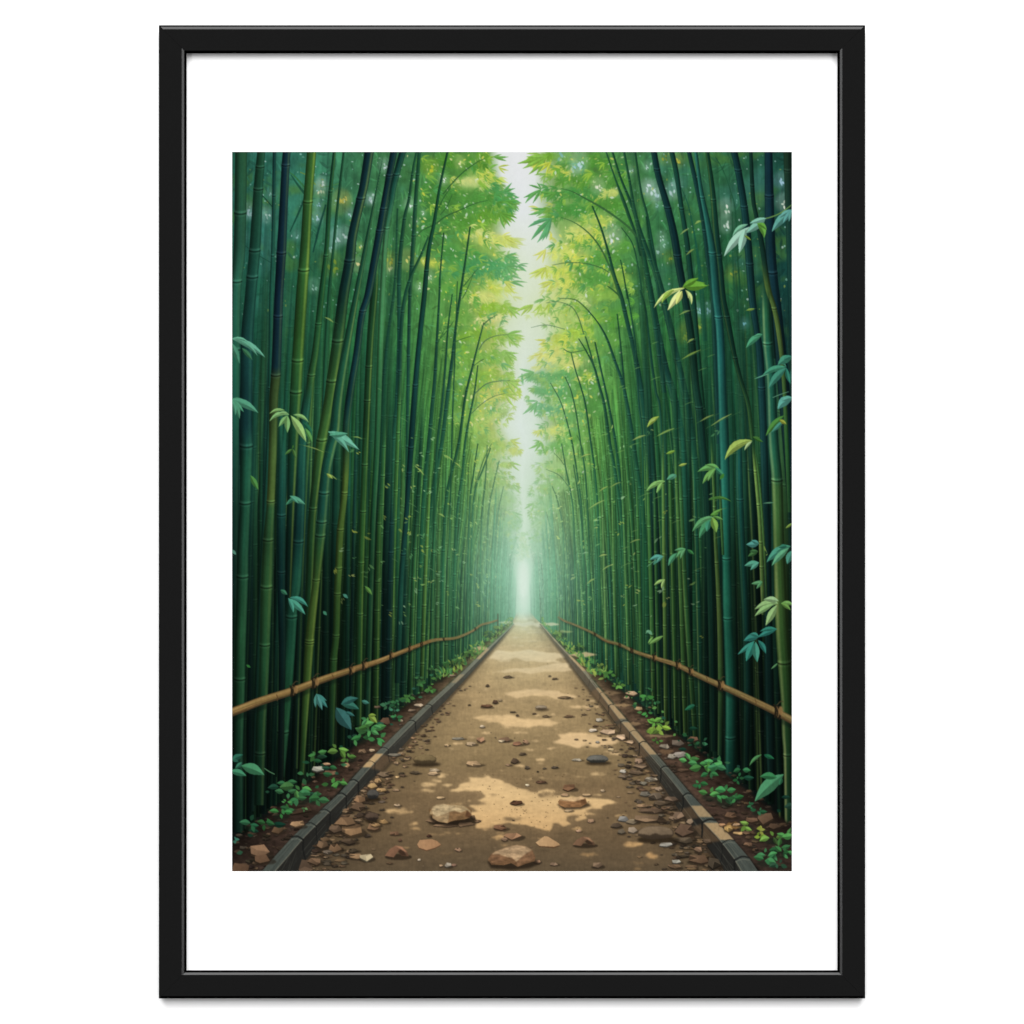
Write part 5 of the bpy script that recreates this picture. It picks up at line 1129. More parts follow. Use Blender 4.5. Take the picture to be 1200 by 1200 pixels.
    # hand-placed pieces
    for x, y, w, h, c in [(412, 971, 30, 15, (176, 126, 80)), (405, 962, 30, 12, (134, 96, 66)), (394, 971, 18, 10, (100, 76, 58)), (437, 968, 16, 10, (150, 104, 70)), (378, 989, 16, 10, (122, 90, 64)), (393, 993, 16, 10, (136, 98, 66)), (384, 998, 12, 5, (118, 114, 106)),
                          (409, 985, 18, 7, (92, 72, 56)), (418, 1003, 20, 7, (170, 124, 82)), (429, 1004, 17, 9, (178, 172, 140)), (358, 1016, 18, 18, (94, 72, 58)), (369, 1009, 16, 8, (124, 90, 66)), (304, 996, 28, 15, (134, 92, 64)), (308, 1006, 22, 10, (120, 82, 58)),
                          (282, 1018, 22, 16, (110, 74, 52)), (349, 965, 18, 8, (190, 140, 92)), (325, 972, 16, 8, (124, 92, 62)), (347, 948, 40, 10, (82, 62, 48)), (422, 936, 16, 8, (150, 106, 70)), (420, 945, 18, 9, (110, 80, 60)), (450, 907, 16, 6, (130, 108, 84)),
                          (462, 884, 18, 4, (118, 124, 118)), (486, 905, 13, 4, (92, 76, 60)), (509, 902, 13, 4, (196, 180, 150)), (507, 906, 14, 4, (190, 158, 116)), (552, 871, 13, 5, (206, 180, 140)), (537, 865, 17, 3, (136, 146, 142)), (524, 873, 7, 3, (206, 172, 118)),
                          (555, 894.5, 20, 6, (214, 172, 118)), (563, 866, 9, 7, (186, 128, 92)), (592, 866, 14, 6, (150, 108, 80)), (606, 871, 12, 5, (170, 108, 78)), (616, 869, 8, 6, (196, 140, 104)), (588, 868, 8, 3, (190, 180, 150)), (570, 827, 14, 5, (120, 76, 50)), (580, 822, 7, 5, (92, 62, 44)),
                          (586, 820, 5, 3, (180, 150, 112)), (565, 851, 7, 3.4, (190, 184, 160)), (550, 826, 4, 2, (70, 56, 42)), (595, 793, 12, 3, (110, 86, 62)), (571, 803, 5, 3, (92, 70, 52)), (650, 795, 7, 2.6, (98, 76, 56)), (644, 792, 4, 2, (98, 76, 56)), (662, 817, 17, 3.4, (122, 98, 66)),
                          (640, 839, 11, 2.6, (116, 92, 66)), (666, 839, 13, 3, (110, 80, 56)), (684, 837, 7, 2, (100, 78, 58)), (606, 838, 4, 3, (90, 72, 54)), (626, 836, 5, 2, (96, 76, 56)), (601, 834, 8, 2, (88, 70, 54)), (695, 855, 10, 3, (196, 190, 180)), (702, 843, 10, 4, (150, 160, 160)),
                          (603, 891, 11, 6, (102, 78, 58)), (596, 896, 8, 2.6, (140, 110, 80)), (612, 883, 9, 3.6, (92, 72, 54)), (618, 899, 7, 4, (80, 70, 58)), (650, 899, 9, 3, (86, 78, 66)), (630, 904, 3, 2, (46, 40, 34)), (676, 890, 14, 3, (150, 156, 146)), (638, 900, 5, 2, (90, 80, 62)),
                          (605, 940, 17, 6, (112, 64, 40)), (634, 916, 13, 4, (122, 80, 56)), (618, 919.5, 5, 2.6, (222, 214, 190)), (667, 922, 16, 8, (134, 84, 50)), (662, 931, 10, 4, (206, 160, 116)), (687, 931, 10, 3.4, (196, 160, 112)), (666, 949, 12, 4, (222, 190, 138)), (692, 961, 8, 5, (190, 140, 108)), (706, 926, 6, 3, (206, 180, 146)),
                          (586, 969, 17, 7, (156, 96, 62)), (602, 979, 22, 8, (176, 120, 80)), (591, 983, 8, 5, (140, 104, 80)), (463, 976, 14, 5, (140, 92, 66)), (503, 979, 6, 3.4, (82, 50, 38)), (469, 984, 5, 3.6, (118, 76, 56)), (537, 995, 8, 4.4, (170, 124, 96)), (525, 1013, 10, 6, (150, 156, 150)), (517, 1014, 5, 3, (176, 140, 106)), (532, 1013, 6, 3, (170, 120, 100)),
                          (491, 1007, 5, 2.6, (210, 200, 184)), (466, 943, 9, 3.2, (206, 176, 140)), (516, 934.5, 10, 3.4, (206, 172, 120)), (448, 962, 16, 6, (214, 160, 84)), (440, 966, 12, 5, (204, 150, 84)), (436, 920, 14, 6, (214, 166, 92)), (446, 925, 14, 5, (206, 156, 84)), (443, 914, 10, 6, (196, 150, 86)), (466, 910, 5, 3, (216, 176, 110)),
                          (678, 973, 7, 3.6, (186, 140, 110)), (649, 1012, 11, 4, (140, 110, 92)), (629, 1009, 9, 5, (168, 120, 90)), (700, 1013, 14, 7, (130, 104, 84)), (722, 967, 14, 6, (98, 82, 66)), (730, 959, 14, 6, (120, 140, 158)), (740, 962, 16, 6, (134, 124, 104)), (728, 974, 10, 6, (104, 96, 84)), (741, 972, 12, 7, (160, 152, 142)), (758, 958, 34, 9, (138, 108, 82)),
                          (762, 948, 24, 6, (120, 90, 68)), (752, 944, 14, 4, (170, 130, 94)), (756, 930, 16, 6, (112, 118, 116)), (768, 932, 18, 8, (126, 110, 96)), (762, 913, 16, 5, (160, 164, 152)), (754, 917, 9, 5, (130, 136, 128)), (730, 909, 15, 4, (120, 104, 88)), (745, 905, 18, 6, (108, 88, 72)), (730, 903, 9, 4.4, (176, 196, 204)), (750, 897, 16, 6, (132, 108, 86)), (748, 891, 12, 6, (176, 140, 116)),
                          (716, 878, 8, 3.4, (216, 196, 140)), (722, 880, 6, 3, (170, 140, 96)), (700, 869, 5, 3, (150, 160, 164)), (675, 866, 5, 2, (120, 98, 72)), (685, 867, 5, 1.8, (140, 118, 84)), (694, 855.5, 10, 3.6, (200, 200, 196)), (713, 857, 20, 6, (190, 160, 130)), (728, 863, 12, 7, (206, 170, 138)), (738, 869, 10, 4, (190, 156, 120)),
                          (780, 989, 18, 6, (150, 172, 184)), (792, 1009, 12, 5, (140, 160, 170)), (802, 972, 24, 14, (110, 80, 62)), (800, 984, 24, 10, (92, 78, 64)), (819, 1006, 26, 12, (122, 86, 62)), (836, 1010, 16, 14, (84, 74, 62)), (794, 955, 16, 10, (134, 106, 84)), (776, 940, 24, 6, (104, 84, 68)), (764, 950, 30, 5, (116, 90, 70)), (772, 924, 9, 5, (176, 150, 128)), (761, 912, 12, 4, (140, 146, 140)),
                          (786, 936, 18, 6, (110, 88, 72)), (808, 962, 8, 6, (150, 128, 106)), (818, 995, 10, 8, (140, 106, 84)), (828, 985, 10, 6, (92, 74, 60)), (788, 958, 10, 5, (150, 120, 96)),
                          (794, 870, 18, 8, (92, 88, 84)), (779, 874, 14, 6, (136, 138, 130)), (797, 884, 20, 7, (134, 144, 150)), (787, 886, 10, 6, (150, 160, 156)), (812, 866, 14, 6, (120, 80, 58)), (800, 902, 14, 4, (90, 66, 50)), (856, 955, 16, 8, (128, 88, 62)), (896, 958, 20, 14, (128, 92, 68)), (880, 960, 16, 6, (110, 76, 56)), (906, 968, 14, 8, (100, 70, 54)), (853, 970, 12, 8, (230, 176, 70)),
                          (865, 976, 14, 4, (206, 160, 90)), (876, 989, 12, 5, (150, 104, 78)), (846, 966, 8, 4, (200, 140, 90)), (862, 966, 10, 3, (196, 150, 106)), (874, 975, 10, 5, (120, 86, 60)), (740, 812, 14, 6, (206, 170, 136)), (734, 817, 8, 3, (190, 156, 120)), (748, 830, 10, 5, (200, 166, 106)), (491, 826, 12, 4, (170, 160, 142)), (482, 832, 10, 3, (150, 130, 108)),
                          (530, 791, 8, 2.4, (170, 150, 124)), (373, 901, 14, 7, (132, 160, 164)), (392, 879, 8, 4, (120, 180, 160)), (383, 895, 10, 3, (200, 150, 110)), (406, 896, 8, 6, (190, 140, 90)), (388, 905, 18, 6, (120, 84, 62)), (452, 845, 12, 9, (122, 84, 60)), (470, 844, 6, 3, (200, 180, 150)), (442, 828, 8, 3, (120, 100, 80)), (436, 879, 8, 4, (196, 176, 140)), (425, 880, 12, 5, (140, 104, 76))]:
        scrap(x, y, w, h, jit(c, 5))
    # the stones
    rock(528, 953, 50, 22, (184, 160, 116), (126, 94, 58), 3)
    for x, y, w, h in [(506, 961, 14, 5), (522, 967, 30, 4), (545, 965, 24, 4), (554, 957, 8, 6), (560, 962, 8, 4), (541, 967, 8, 4)]:
        scrap(x, y, w, h, (136, 102, 72), False)
    def facets(out, tops, sides, shadow):
        poly(shadow, (38, 30, 22), .8, 1.0)
        poly(out, sides[0][1])
        for pts, c in sides[1:]+tops:
            poly(pts, c, 1, .6)
        mm, ax, ay = pmask(out)
        hh, ww = mm.shape
        b0, b1, a0, a1 = max(ay, 0), min(ay+hh, PH), max(ax, 0), min(ax+ww, PW)
        k = 1+((nf[b0:b1, a0:a1]-.5)*.55+(nz[b0:b1, a0:a1]-.5)*.25)*mm[b0-ay:b1-ay, a0-ax:a1-ax]
        C[b0:b1, a0:a1] *= k[..., None]
        xs = [p[0] for p in tops[0][0]]
        ys = [p[1] for p in tops[0][0]]
        for i in range(16):
            a, b = rnd.uniform(min(xs)+3, max(xs)-3), rnd.uniform(min(ys)+2, (min(ys)+max(ys))/2)
            ell(a, b, rnd.uniform(.6, 2), rnd.uniform(.3, .8), A(*tops[0][1])*rnd.choice((.84, .9, 1.06)), .5, .3, .3, 7)
    facets([(505.5, 949), (507, 946), (511, 943), (520, 941.6), (529, 943.5), (539.5, 946.5), (548.5, 949.5), (552.5, 954), (550, 958), (544, 960), (533.5, 961), (528, 962.5), (524.5, 964.3), (514, 962.5), (507, 958.5)],
           [([(505.7, 948.5), (507, 946), (511, 943), (520, 941.8), (529, 943.7), (539.5, 946.7), (547, 949.3), (540, 952), (533, 950), (527, 951), (521, 954), (512, 957), (507, 954)], (190, 168, 126))],
           [(0, (128, 98, 64)), ([(507, 954), (512, 957), (521, 954), (527, 951), (526, 959), (524.5, 964), (514, 962.3), (507, 958.3)], (152, 128, 92)), ([(527, 951), (533, 950), (540, 952), (547, 949.3), (546, 955), (538, 957), (533, 960), (527, 962)], (138, 106, 70)), ([(547, 949.5), (552.5, 954), (550, 958), (545, 957)], (92, 64, 42))],
           [(503, 956), (552, 955), (558, 960), (545, 965), (525, 968), (507, 964)])
    facets([(571.7, 1007.5), (575, 1001), (580, 997.7), (593.5, 992.5), (605.5, 989.6), (617, 991.7), (623.7, 996), (627.5, 1004.5), (626, 1009), (617, 1011.5), (606.5, 1015.5), (599, 1011), (590, 1013.5), (576, 1013)],
           [([(576, 1001), (580, 997.7), (593.5, 992.5), (605.5, 989.8), (617, 991.9), (623.4, 996), (615, 1001), (609, 1006), (605, 1009.5), (600, 1005), (592, 1003.5), (584, 1000.5)], (172, 144, 108))],
           [(0, (108, 80, 54)), ([(605, 1009.5), (609, 1006), (615, 1001), (623.4, 996), (627, 1004.5), (622, 1009), (613, 1011), (607, 1015)], (126, 94, 66)), ([(573, 1007), (576, 1001), (584, 1000.5), (592, 1003.5), (588, 1011), (577, 1011)], (116, 86, 60))],
           [(571, 1009), (628, 1007), (633, 1012), (620, 1017), (600, 1019), (575, 1017)])
    facets([(653.8, 939), (656, 936.5), (668, 937.2), (677, 935.5), (680, 932.8), (686, 935.5), (687.5, 941), (680, 945.5), (662, 946), (655, 943)],
           [([(655, 937.5), (666, 935), (674, 935.5), (680, 932.6), (686, 935.3), (680, 937), (673, 939), (664, 938.2)], (212, 178, 130))],
           [(0, (138, 100, 64)), ([(680, 937), (686, 935.4), (687.5, 941), (681, 944)], (108, 76, 48))],
           [(652, 942), (688, 940), (693, 944), (680, 948), (660, 948.5)])
    rock(700, 889.5, 26, 10, (112, 112, 104), (64, 64, 58), 9)
    rock(498, 890, 27, 12, (132, 114, 78), (92, 78, 54), 12)
    rock(634, 829, 14, 5.4, (166, 150, 124), (110, 92, 68), 14)
    rock(437, 931, 14, 12, (86, 84, 78), (54, 54, 52), 16)
    rock(436, 957, 16, 10, (92, 76, 62), (62, 52, 44), 18)
    for px_, py_, w_, h_, c_ in [(465, 998, 29, 15, (140, 102, 76)), (684, 986, 27, 12, (132, 100, 74))]:
        ell(px_+2, py_+h_*.4, w_*.55, h_*.24, (40, 32, 24), .75, .8)
        poly([(px_-w_*.48, py_+h_*.3), (px_-w_*.3, py_-h_*.2), (px_-w_*.05, py_-h_*.5), (px_+w_*.22, py_-h_*.42), (px_+w_*.42, py_), (px_+w_*.5, py_+h_*.34), (px_+w_*.2, py_+h_*.3), (px_+w_*.04, py_-h_*.02), (px_-w_*.12, py_+h_*.42)], c_, 1, 0, ((px_-w_*.3, py_-h_*.4), (px_+w_*.3, py_+h_*.4), A(*c_)*.7))
        poly([(px_+w_*.04, py_-h_*.02), (px_+w_*.2, py_+h_*.3), (px_+w_*.4, py_+h_*.3), (px_+w_*.3, py_-h_*.06), (px_+w_*.16, py_-h_*.24)], A(*c_)*.42, .9, .3)
        poly([(px_-w_*.05, py_-h_*.48), (px_+w_*.22, py_-h_*.4), (px_+w_*.42, py_+h_*.02), (px_+w_*.34, py_), (px_+w_*.16, py_-h_*.22)], np.minimum(A(*c_)*1.3, 255), .85, .3)
    rock(768, 976, 42, 17, (128, 110, 86), (84, 70, 54), 27)
    poly([(489, 990), (492, 984), (506, 983.5), (512, 985), (517, 990), (510, 994), (500, 997), (491, 994)], (96, 66, 46)); poly([(489, 989), (492, 984), (506, 983), (512, 985), (517, 989.5), (510, 993), (500, 996), (491, 993)], (178, 138, 98), 1, 0, ((490, 985), (515, 995), (160, 120, 84)))
    poly([(627.5, 988), (638, 980), (642, 980), (655, 989), (656, 991), (649, 993.5), (632, 992)], (92, 66, 44)); poly([(627.5, 987), (638, 979.5), (642, 980), (655, 988), (656, 990), (649, 992), (632, 991)], (196, 160, 114), 1, 0, ((628, 985), (655, 990), (176, 140, 98)))


def rails():
    L = [(268, 836, 10), (290, 827.5, 9.8), (307, 821, 9.6), (344.5, 809, 9), (373, 798, 8.4), (412, 785, 7.2), (442, 775.5, 6.2), (458.5, 769, 5.4), (481, 760, 4.6), (505, 751, 3.6), (520, 749, 3), (532, 748, 2.8), (544, 744, 2.6), (556, 738, 2.4), (563.5, 732.5, 2.2), (574, 729.5, 2), (584, 726.5, 1.8)]
    R = [(654, 723, 1.8), (662, 728, 2), (674, 732.5, 2.2), (695, 742, 2.6), (710, 751, 3), (725, 755, 3.2), (740, 762, 3.6), (755, 767.5, 4.2), (770, 772, 4.8), (792.5, 779, 5.6), (815, 790, 6.4), (843.5, 803, 7.2), (867.5, 814, 7.6), (905, 832, 8.4), (932, 846, 9)]
    for R_, far in ((L, 'r'), (R, 'l')):
        Q = curve(R_, 60)
        ribbon([(x, y+w*.75, w*.8) for x, y, w in R_], (10, 20, 18), .45, 1)
        ribbon(R_, (68, 54, 34), 1, 0, 60)
        ribbon([(x, y-w*.10, w*.72) for x, y, w in R_], (118, 94, 52) if R_ is L else (104, 90, 52), 1, .3, 60)
        ribbon([(x, y-w*.24, w*.30) for x, y, w in R_], (162, 134, 80) if R_ is L else (142, 126, 78), .78, .3, 60)
        for i in range(90):
            j = rnd.randrange(0, len(Q)-4)
            f = rnd.uniform(-.4, .4)
            ribbon([(Q[k, 0], Q[k, 1]+Q[k, 2]*f, .6) for k in range(j, min(j+4, len(Q)))], rnd.choice([(92, 66, 36), (190, 152, 96), (112, 84, 48), (104, 100, 56)]), .35)
    ribbon([(505, 751, 3), (520, 749, 2.6), (544, 744, 2.2), (563.5, 732.5, 2), (584, 726.5, 1.6)], (92, 100, 62), .4)
    ribbon([(654, 723, 1.6), (674, 732.5, 2), (695, 742, 2.2), (725, 755, 2.6), (745, 764, 2.8)], (92, 100, 62), .4)
    # posts at the far end
    ribbon([(583.5, 719, 1.6), (583.5, 740, 1.8)], (58, 70, 50), .9)
    ribbon([(655.5, 716, 1.4), (655.5, 738, 1.6)], (80, 100, 66), .8)
    for x, y, s in [(762.5, 770, 1.0), (742, 764, .8), (548, 760, .8), (697, 763, 1)]:
        ribbon([(x, y, 1.4*s), (x, y+18*s, 1.4*s)], (40, 52, 36), .8)
    for x, y, s in [(344, 809, 1.0), (369, 800, 1.0), (412, 785.5, .8), (427, 780, .8), (458.5, 768, .66), (480.5, 760, .55), (494, 755, .45), (520, 749, .3), (557, 737, .3),
                    (766.5, 771, .62), (794, 780, .72), (809, 787, .7), (844, 803, .95), (911, 834, 1.15), (740, 762, .5), (726, 756, .4), (697, 743, .35)]:
        w = 11.2*s
        sl = -.34 if x < VX else .42
        for dx in (-2.4*s, 0, 2.2*s):
            ribbon([(x+dx-1.6*s, y-w*.62+dx*sl, 1.5*s), (x+dx+.5*s, y-w*.1+dx*sl, 2.4*s), (x+dx-.6*s, y+w*.62+dx*sl, 1.8*s)], (34, 29, 20), .95)
        ribbon([(x-1*s, y-w*.5, .8*s), (x+1.2*s, y, 1.1*s), (x, y+w*.5, .7*s)], (128, 100, 60), .7)
        if s > .5:
            ell(x+3*s, y-w*.1, 2.2*s, w*.42, (150, 116, 68), .8, .4)
            ribbon([(x-1*s, y-w*.6, 1.1*s), (x+3*s, y-w*.95, 1.2*s), (x+6*s, y-w*.9, .6*s)], (70, 60, 38), .8)
    for x, y, s in [(325, 817.5, .9), (390, 793, .7), (885, 822.5, .9), (828, 796, .7)]:
        ribbon([(x-1, y-4.4*s, .8), (x+.6, y, 1), (x, y+4.4*s, .8)], (84, 60, 34), .8)


def near_leaves():
    # dim undergrowth along the feet of the stalks
    for i in range(130):
        sd = rnd.choice((-1, 1))
        s = math.exp(rnd.uniform(math.log(50), math.log(335)))
        y = VY+s*.80+rnd.uniform(-.10, .07)*s
        x = VX+sd*s
        L = s*.045*rnd.uniform(.6, 1.4)
        th = rnd.uniform(.1, 3.0)
        c = rnd.choice([(44, 100, 66), (34, 84, 62), (64, 122, 60), (88, 146, 66)]) if s < 180 else rnd.choice([(24, 60, 46), (32, 78, 54), (40, 96, 58)])
        leaf(x, y, x+L*math.cos(th), y+L*math.sin(th)*.5-L*.2, L*.42, jit(c, 8), rnd.uniform(-.1, .1), .9)
    for x, y, r, n, c in [(550, 765, 10, 16, (92, 146, 64)), (536, 774, 9, 14, (78, 136, 62)), (524, 778, 8, 12, (62, 124, 60)), (530, 786, 12, 16, (80, 148, 66)), (512, 776, 9, 10, (58, 116, 76)), (508, 784, 8, 9, (74, 140, 72)), (512, 795, 8, 10, (84, 140, 62)),
                          (494, 800, 9, 12, (66, 134, 66)), (484, 784, 7, 8, (56, 124, 96)), (490, 795, 7, 6, (62, 120, 66)), (505, 808, 9, 10, (76, 138, 60)), (478, 818, 10, 14, (74, 136, 58)), (466, 822, 8, 10, (44, 104, 62)), (456, 826, 8, 9, (46, 100, 70)), (462, 832, 6, 6, (54, 124, 100)),
                          (466, 841, 7, 5, (58, 134, 76)), (574, 742, 8, 14, (106, 156, 76)), (585, 735, 7, 12, (130, 172, 80)), (565, 750, 8, 12, (96, 150, 74)),
                          (655, 742, 9, 14, (120, 166, 70)), (668, 752, 9, 12, (100, 156, 68)), (680, 758, 8, 10, (96, 150, 60)), (692, 775, 10, 14, (128, 168, 62)), (702, 779, 7, 8, (150, 180, 66)), (714, 790, 10, 14, (86, 156, 62)), (724, 803, 9, 11, (110, 172, 66)), (734, 794, 7, 8, (62, 126, 66)), (742, 798, 6, 6, (80, 140, 60)),
                          (756, 818, 9, 9, (66, 146, 62)), (766, 822, 7, 6, (50, 118, 74)), (757, 837, 6, 4, (66, 150, 66)), (768, 847, 9, 9, (110, 176, 62)), (776, 855, 11, 12, (150, 184, 62)), (764, 855, 8, 8, (140, 176, 60)), (770, 867, 5, 4, (96, 156, 58)), (762, 808, 5, 4, (60, 130, 76)),
                          (400, 880, 12, 8, (112, 162, 62)), (410, 888, 8, 6, (96, 152, 60)), (372, 884, 9, 6, (66, 134, 66)), (390, 917, 10, 6, (62, 138, 56)), (399, 917, 8, 4, (74, 150, 62)), (357, 910, 9, 6, (50, 110, 70)), (340, 920, 12, 9, (50, 122, 72)), (348, 925, 13, 8, (74, 140, 70)), (338, 931, 9, 5, (52, 126, 76)),
                          (365, 932, 12, 7, (44, 110, 66)), (372, 936, 11, 6, (56, 126, 70)), (352, 937, 10, 4, (50, 122, 72)), (340, 947, 8, 4, (46, 112, 62)), (330, 954, 10, 5, (48, 124, 58)), (314, 964, 9, 4, (40, 104, 52)), (294, 966, 10, 5, (30, 88, 60)), (275, 985, 5, 3, (40, 100, 90)), (335, 941, 5, 3, (70, 150, 70)),
                          (358, 948, 4, 3, (90, 140, 80)), (420, 865, 11, 8, (56, 132, 66)), (436, 857, 13, 10, (70, 148, 76)), (442, 866, 9, 5, (60, 140, 72)), (428, 850, 10, 7, (76, 146, 66)),
                          (810, 892, 11, 6, (76, 148, 72)), (818, 895, 9, 5, (66, 144, 74)), (838, 892, 12, 6, (70, 150, 84)), (828, 899, 11, 6, (78, 148, 66)), (842, 899, 9, 5, (56, 138, 86)), (833, 905, 8, 4, (40, 104, 58)), (866, 903, 8, 4, (40, 116, 66)), (866, 913, 6, 4, (36, 104, 58)), (818, 919, 7, 4, (52, 140, 76)),
                          (835, 931, 13, 6, (70, 148, 66)), (848, 930, 12, 7, (54, 140, 72)), (850, 938, 11, 6, (58, 144, 76)), (858, 935, 9, 4, (46, 120, 62)), (878, 944, 6, 3, (40, 108, 70)), (888, 951, 7, 4, (34, 96, 62)), (874, 968, 9, 4, (126, 168, 60)), (891, 973, 7, 5, (196, 196, 70)), (890, 980, 8, 5, (146, 176, 48)),
                          (905, 983, 10, 5, (112, 160, 60)), (917, 982, 13, 7, (70, 140, 66)), (900, 1000, 11, 6, (52, 122, 72)), (912, 997, 12, 7, (60, 136, 74)), (922, 999, 8, 5, (56, 132, 70)), (898, 1009, 11, 6, (44, 112, 66)), (913, 1014, 8, 4, (46, 92, 70)), (822, 870, 6, 4, (40, 104, 70))]:
        if 738 < y < 800:
            if rnd.random() < .25:
                continue
            n, c = int(n*.75), A(*c)*.88
        plant(x, y, r*.92, n, c, 9)
    big = [
        # left edge and wall
        (272, 397, [(311, 419), (302, 417), (292, 402)], (92, 158, 132), .17, -.10), (272, 402, [(281, 426), (279, 418)], (58, 124, 100), .3, 0), (284, 408, [(296, 422)], (44, 100, 66), .3, 0),
        (271, 468, [(290, 473), (303, 484), (286, 483), (281, 491), (276, 487)], (70, 140, 106), .26, -.06),
        (339, 486, [(316, 494), (326, 486)], (128, 178, 108), .22, .18), (337, 487, [(327, 500), (337, 507)], (120, 172, 102), .34, 0), (341, 487, [(359, 518)], (150, 190, 110), .26, -.05), (344, 486, [(362, 495)], (132, 178, 104), .22, -.15), (334, 481, [(316, 485)], (126, 172, 92), .2, .15), (356, 495, [(366, 511)], (34, 92, 66), .3, -.1),
        (385, 506, [(414, 518), (421, 527), (409, 530), (400, 512)], (98, 170, 146), .2, -.06), (386, 510, [(396, 508), (408, 508)], (74, 146, 118), .3, 0), (358, 502, [(366, 518)], (84, 150, 70), .3, 0),
        (294, 557, [(303, 574)], (66, 124, 54), .34, 0), (383, 555, [(390, 561)], (150, 178, 76), .4, 0), (272, 644, [(277, 650)], (90, 150, 130), .5, 0),
        (347, 582, [(335, 592), (338, 589)], (50, 116, 86), .3, 0), (340, 581, [(358, 591), (350, 590)], (74, 144, 116), .3, 0), (343, 526, [(334, 533), (347, 537), (344, 521)], (64, 110, 44), .3, 0),
        (338, 701, [(358, 720), (344, 718)], (70, 150, 128), .27, -.06), (340, 700, [(361, 711)], (64, 142, 122), .26, -.12), (329, 691, [(337, 697)], (50, 112, 84), .5, 0), (402, 696, [(408, 701)], (60, 130, 110), .5, 0), (379, 716, [(383, 721)], (60, 130, 100), .6, 0), (428, 687, [(436, 697)], (90, 142, 60), .36, 0),
        (289, 779, [(294, 782)], (50, 120, 50), .5, 0), (371, 813, [(383, 821), (384, 829), (378, 832), (370, 829)], (62, 130, 118), .3, 0), (394, 829, [(404, 845), (412, 855)], (44, 100, 92), .5, 0), (400, 825, [(421, 831), (420, 818)], (50, 112, 100), .4, -.06), (405, 834, [(416, 839)], (44, 100, 90), .36, 0), (424, 821, [(433, 824)], (56, 124, 110), .5, 0),
        (432, 838, [(442, 847), (441, 838)], (124, 156, 58), .5, 0), (430, 843, [(423, 841), (424, 850)], (70, 140, 80), .5, 0), (438, 850, [(436, 858), (447, 853)], (66, 142, 74), .5, 0),
        (272, 890, [(285, 884), (280, 892)], (40, 108, 84), .5, 0), (283, 897, [(310, 908)], (64, 136, 92), .44, -.06), (270, 903, [(289, 909)], (58, 132, 96), .4, -.05), (284, 893, [(276, 900)], (48, 118, 86), .5, 0),
        # right wall
        (897, 256, [(884, 260), (873, 274), (878, 262)], (122, 180, 160), .3, 0), (878, 266, [(848, 301)], (160, 202, 188), .22, .05), (873, 268, [(866, 297)], (150, 196, 180), .3, 0), (876, 263, [(858, 277)], (112, 170, 140), .24, .1), (887, 262, [(895, 279), (898, 270)], (84, 146, 46), .4, -.15), (872, 276, [(880, 282)], (120, 150, 50), .26, 0),
        (928, 246, [(904, 272), (912, 256), (917, 262), (924, 260)], (84, 150, 142), .28, .04),
        (802, 338, [(766, 361)], (206, 218, 130), .14, .12), (797, 340, [(782, 364)], (214, 220, 146), .26, 0), (799, 341, [(792, 357)], (206, 214, 116), .4, 0), (803, 340, [(810, 357), (806, 350)], (190, 206, 120), .26, -.12), (800, 336, [(826, 332), (829, 335), (818, 326)], (92, 150, 40), .36, 0), (790, 340, [(775, 356), (781, 346)], (150, 180, 70), .24, .1),
        (772, 488, [(758, 501)], (150, 178, 70), .28, .1), (768, 491, [(760, 494)], (176, 196, 104), .3, 0), (893, 392, [(874, 408), (883, 395)], (66, 146, 104), .3, .08),
        (921, 430, [(893, 440), (911, 424)], (60, 142, 108), .24, .1), (921, 431, [(900, 456), (926, 450)], (50, 130, 106), .27, .05), (928, 418, [(911, 428), (918, 422)], (50, 128, 104), .5, .1), (928, 432, [(928, 448)], (46, 122, 100), .4, 0),
        (928, 466, [(911, 480), (916, 470)], (80, 160, 140), .5, .1), (918, 487, [(897, 511)], (66, 130, 50), .24, .04), (918, 492, [(903, 507)], (56, 130, 110), .24, 0), (913, 492, [(921, 497)], (150, 160, 50), .5, 0),
        (881, 516, [(849, 539)], (146, 176, 72), .26, .14), (881, 517, [(872, 528)], (170, 196, 130), .26, .06), (882, 512, [(894, 518), (890, 513)], (60, 110, 40), .3, 0), (884, 362, [(874, 364)], (120, 150, 60), .3, 0),
        (843, 550, [(817, 553), (826, 545)], (96, 160, 80), .28, .12), (838, 549, [(823, 567), (829, 564)], (104, 164, 76), .26, .04), (838, 548, [(848, 557)], (60, 130, 96), .4, 0), (848, 555, [(843, 562)], (70, 130, 50), .5, 0),
        (836, 606, [(811, 623), (820, 612)], (84, 152, 92), .26, .1), (834, 608, [(819, 631)], (66, 142, 96), .3, .04), (831, 610, [(828, 623)], (56, 134, 104), .5, 0), (834, 606, [(839, 624)], (120, 168, 70), .46, 0), (832, 604, [(846, 596), (842, 602)], (90, 150, 60), .26, 0), (836, 605, [(847, 609)], (90, 150, 64), .3, 0), (830, 586, [(857, 588), (845, 583)], (70, 120, 50), .13, -.12),
        (779, 564, [(757, 576), (766, 567)], (124, 176, 92), .24, .1), (776, 565, [(769, 578)], (130, 180, 96), .3, 0), (792, 556, [(781, 562), (789, 561)], (84, 150, 120), .5, 0), (795, 546, [(805, 543)], (170, 190, 80), .3, 0), (791, 528, [(780, 532)], (130, 170, 60), .3, 0),
        (777, 652, [(761, 656), (769, 660)], (74, 152, 136), .34, .06), (770, 656, [(765, 662)], (70, 140, 116), .4, 0), (793, 648, [(783, 663)], (66, 140, 96), .34, .04), (803, 643, [(792, 654), (797, 655), (790, 645)], (90, 156, 100), .26, .06), (805, 644, [(813, 650)], (56, 120, 66), .4, 0),
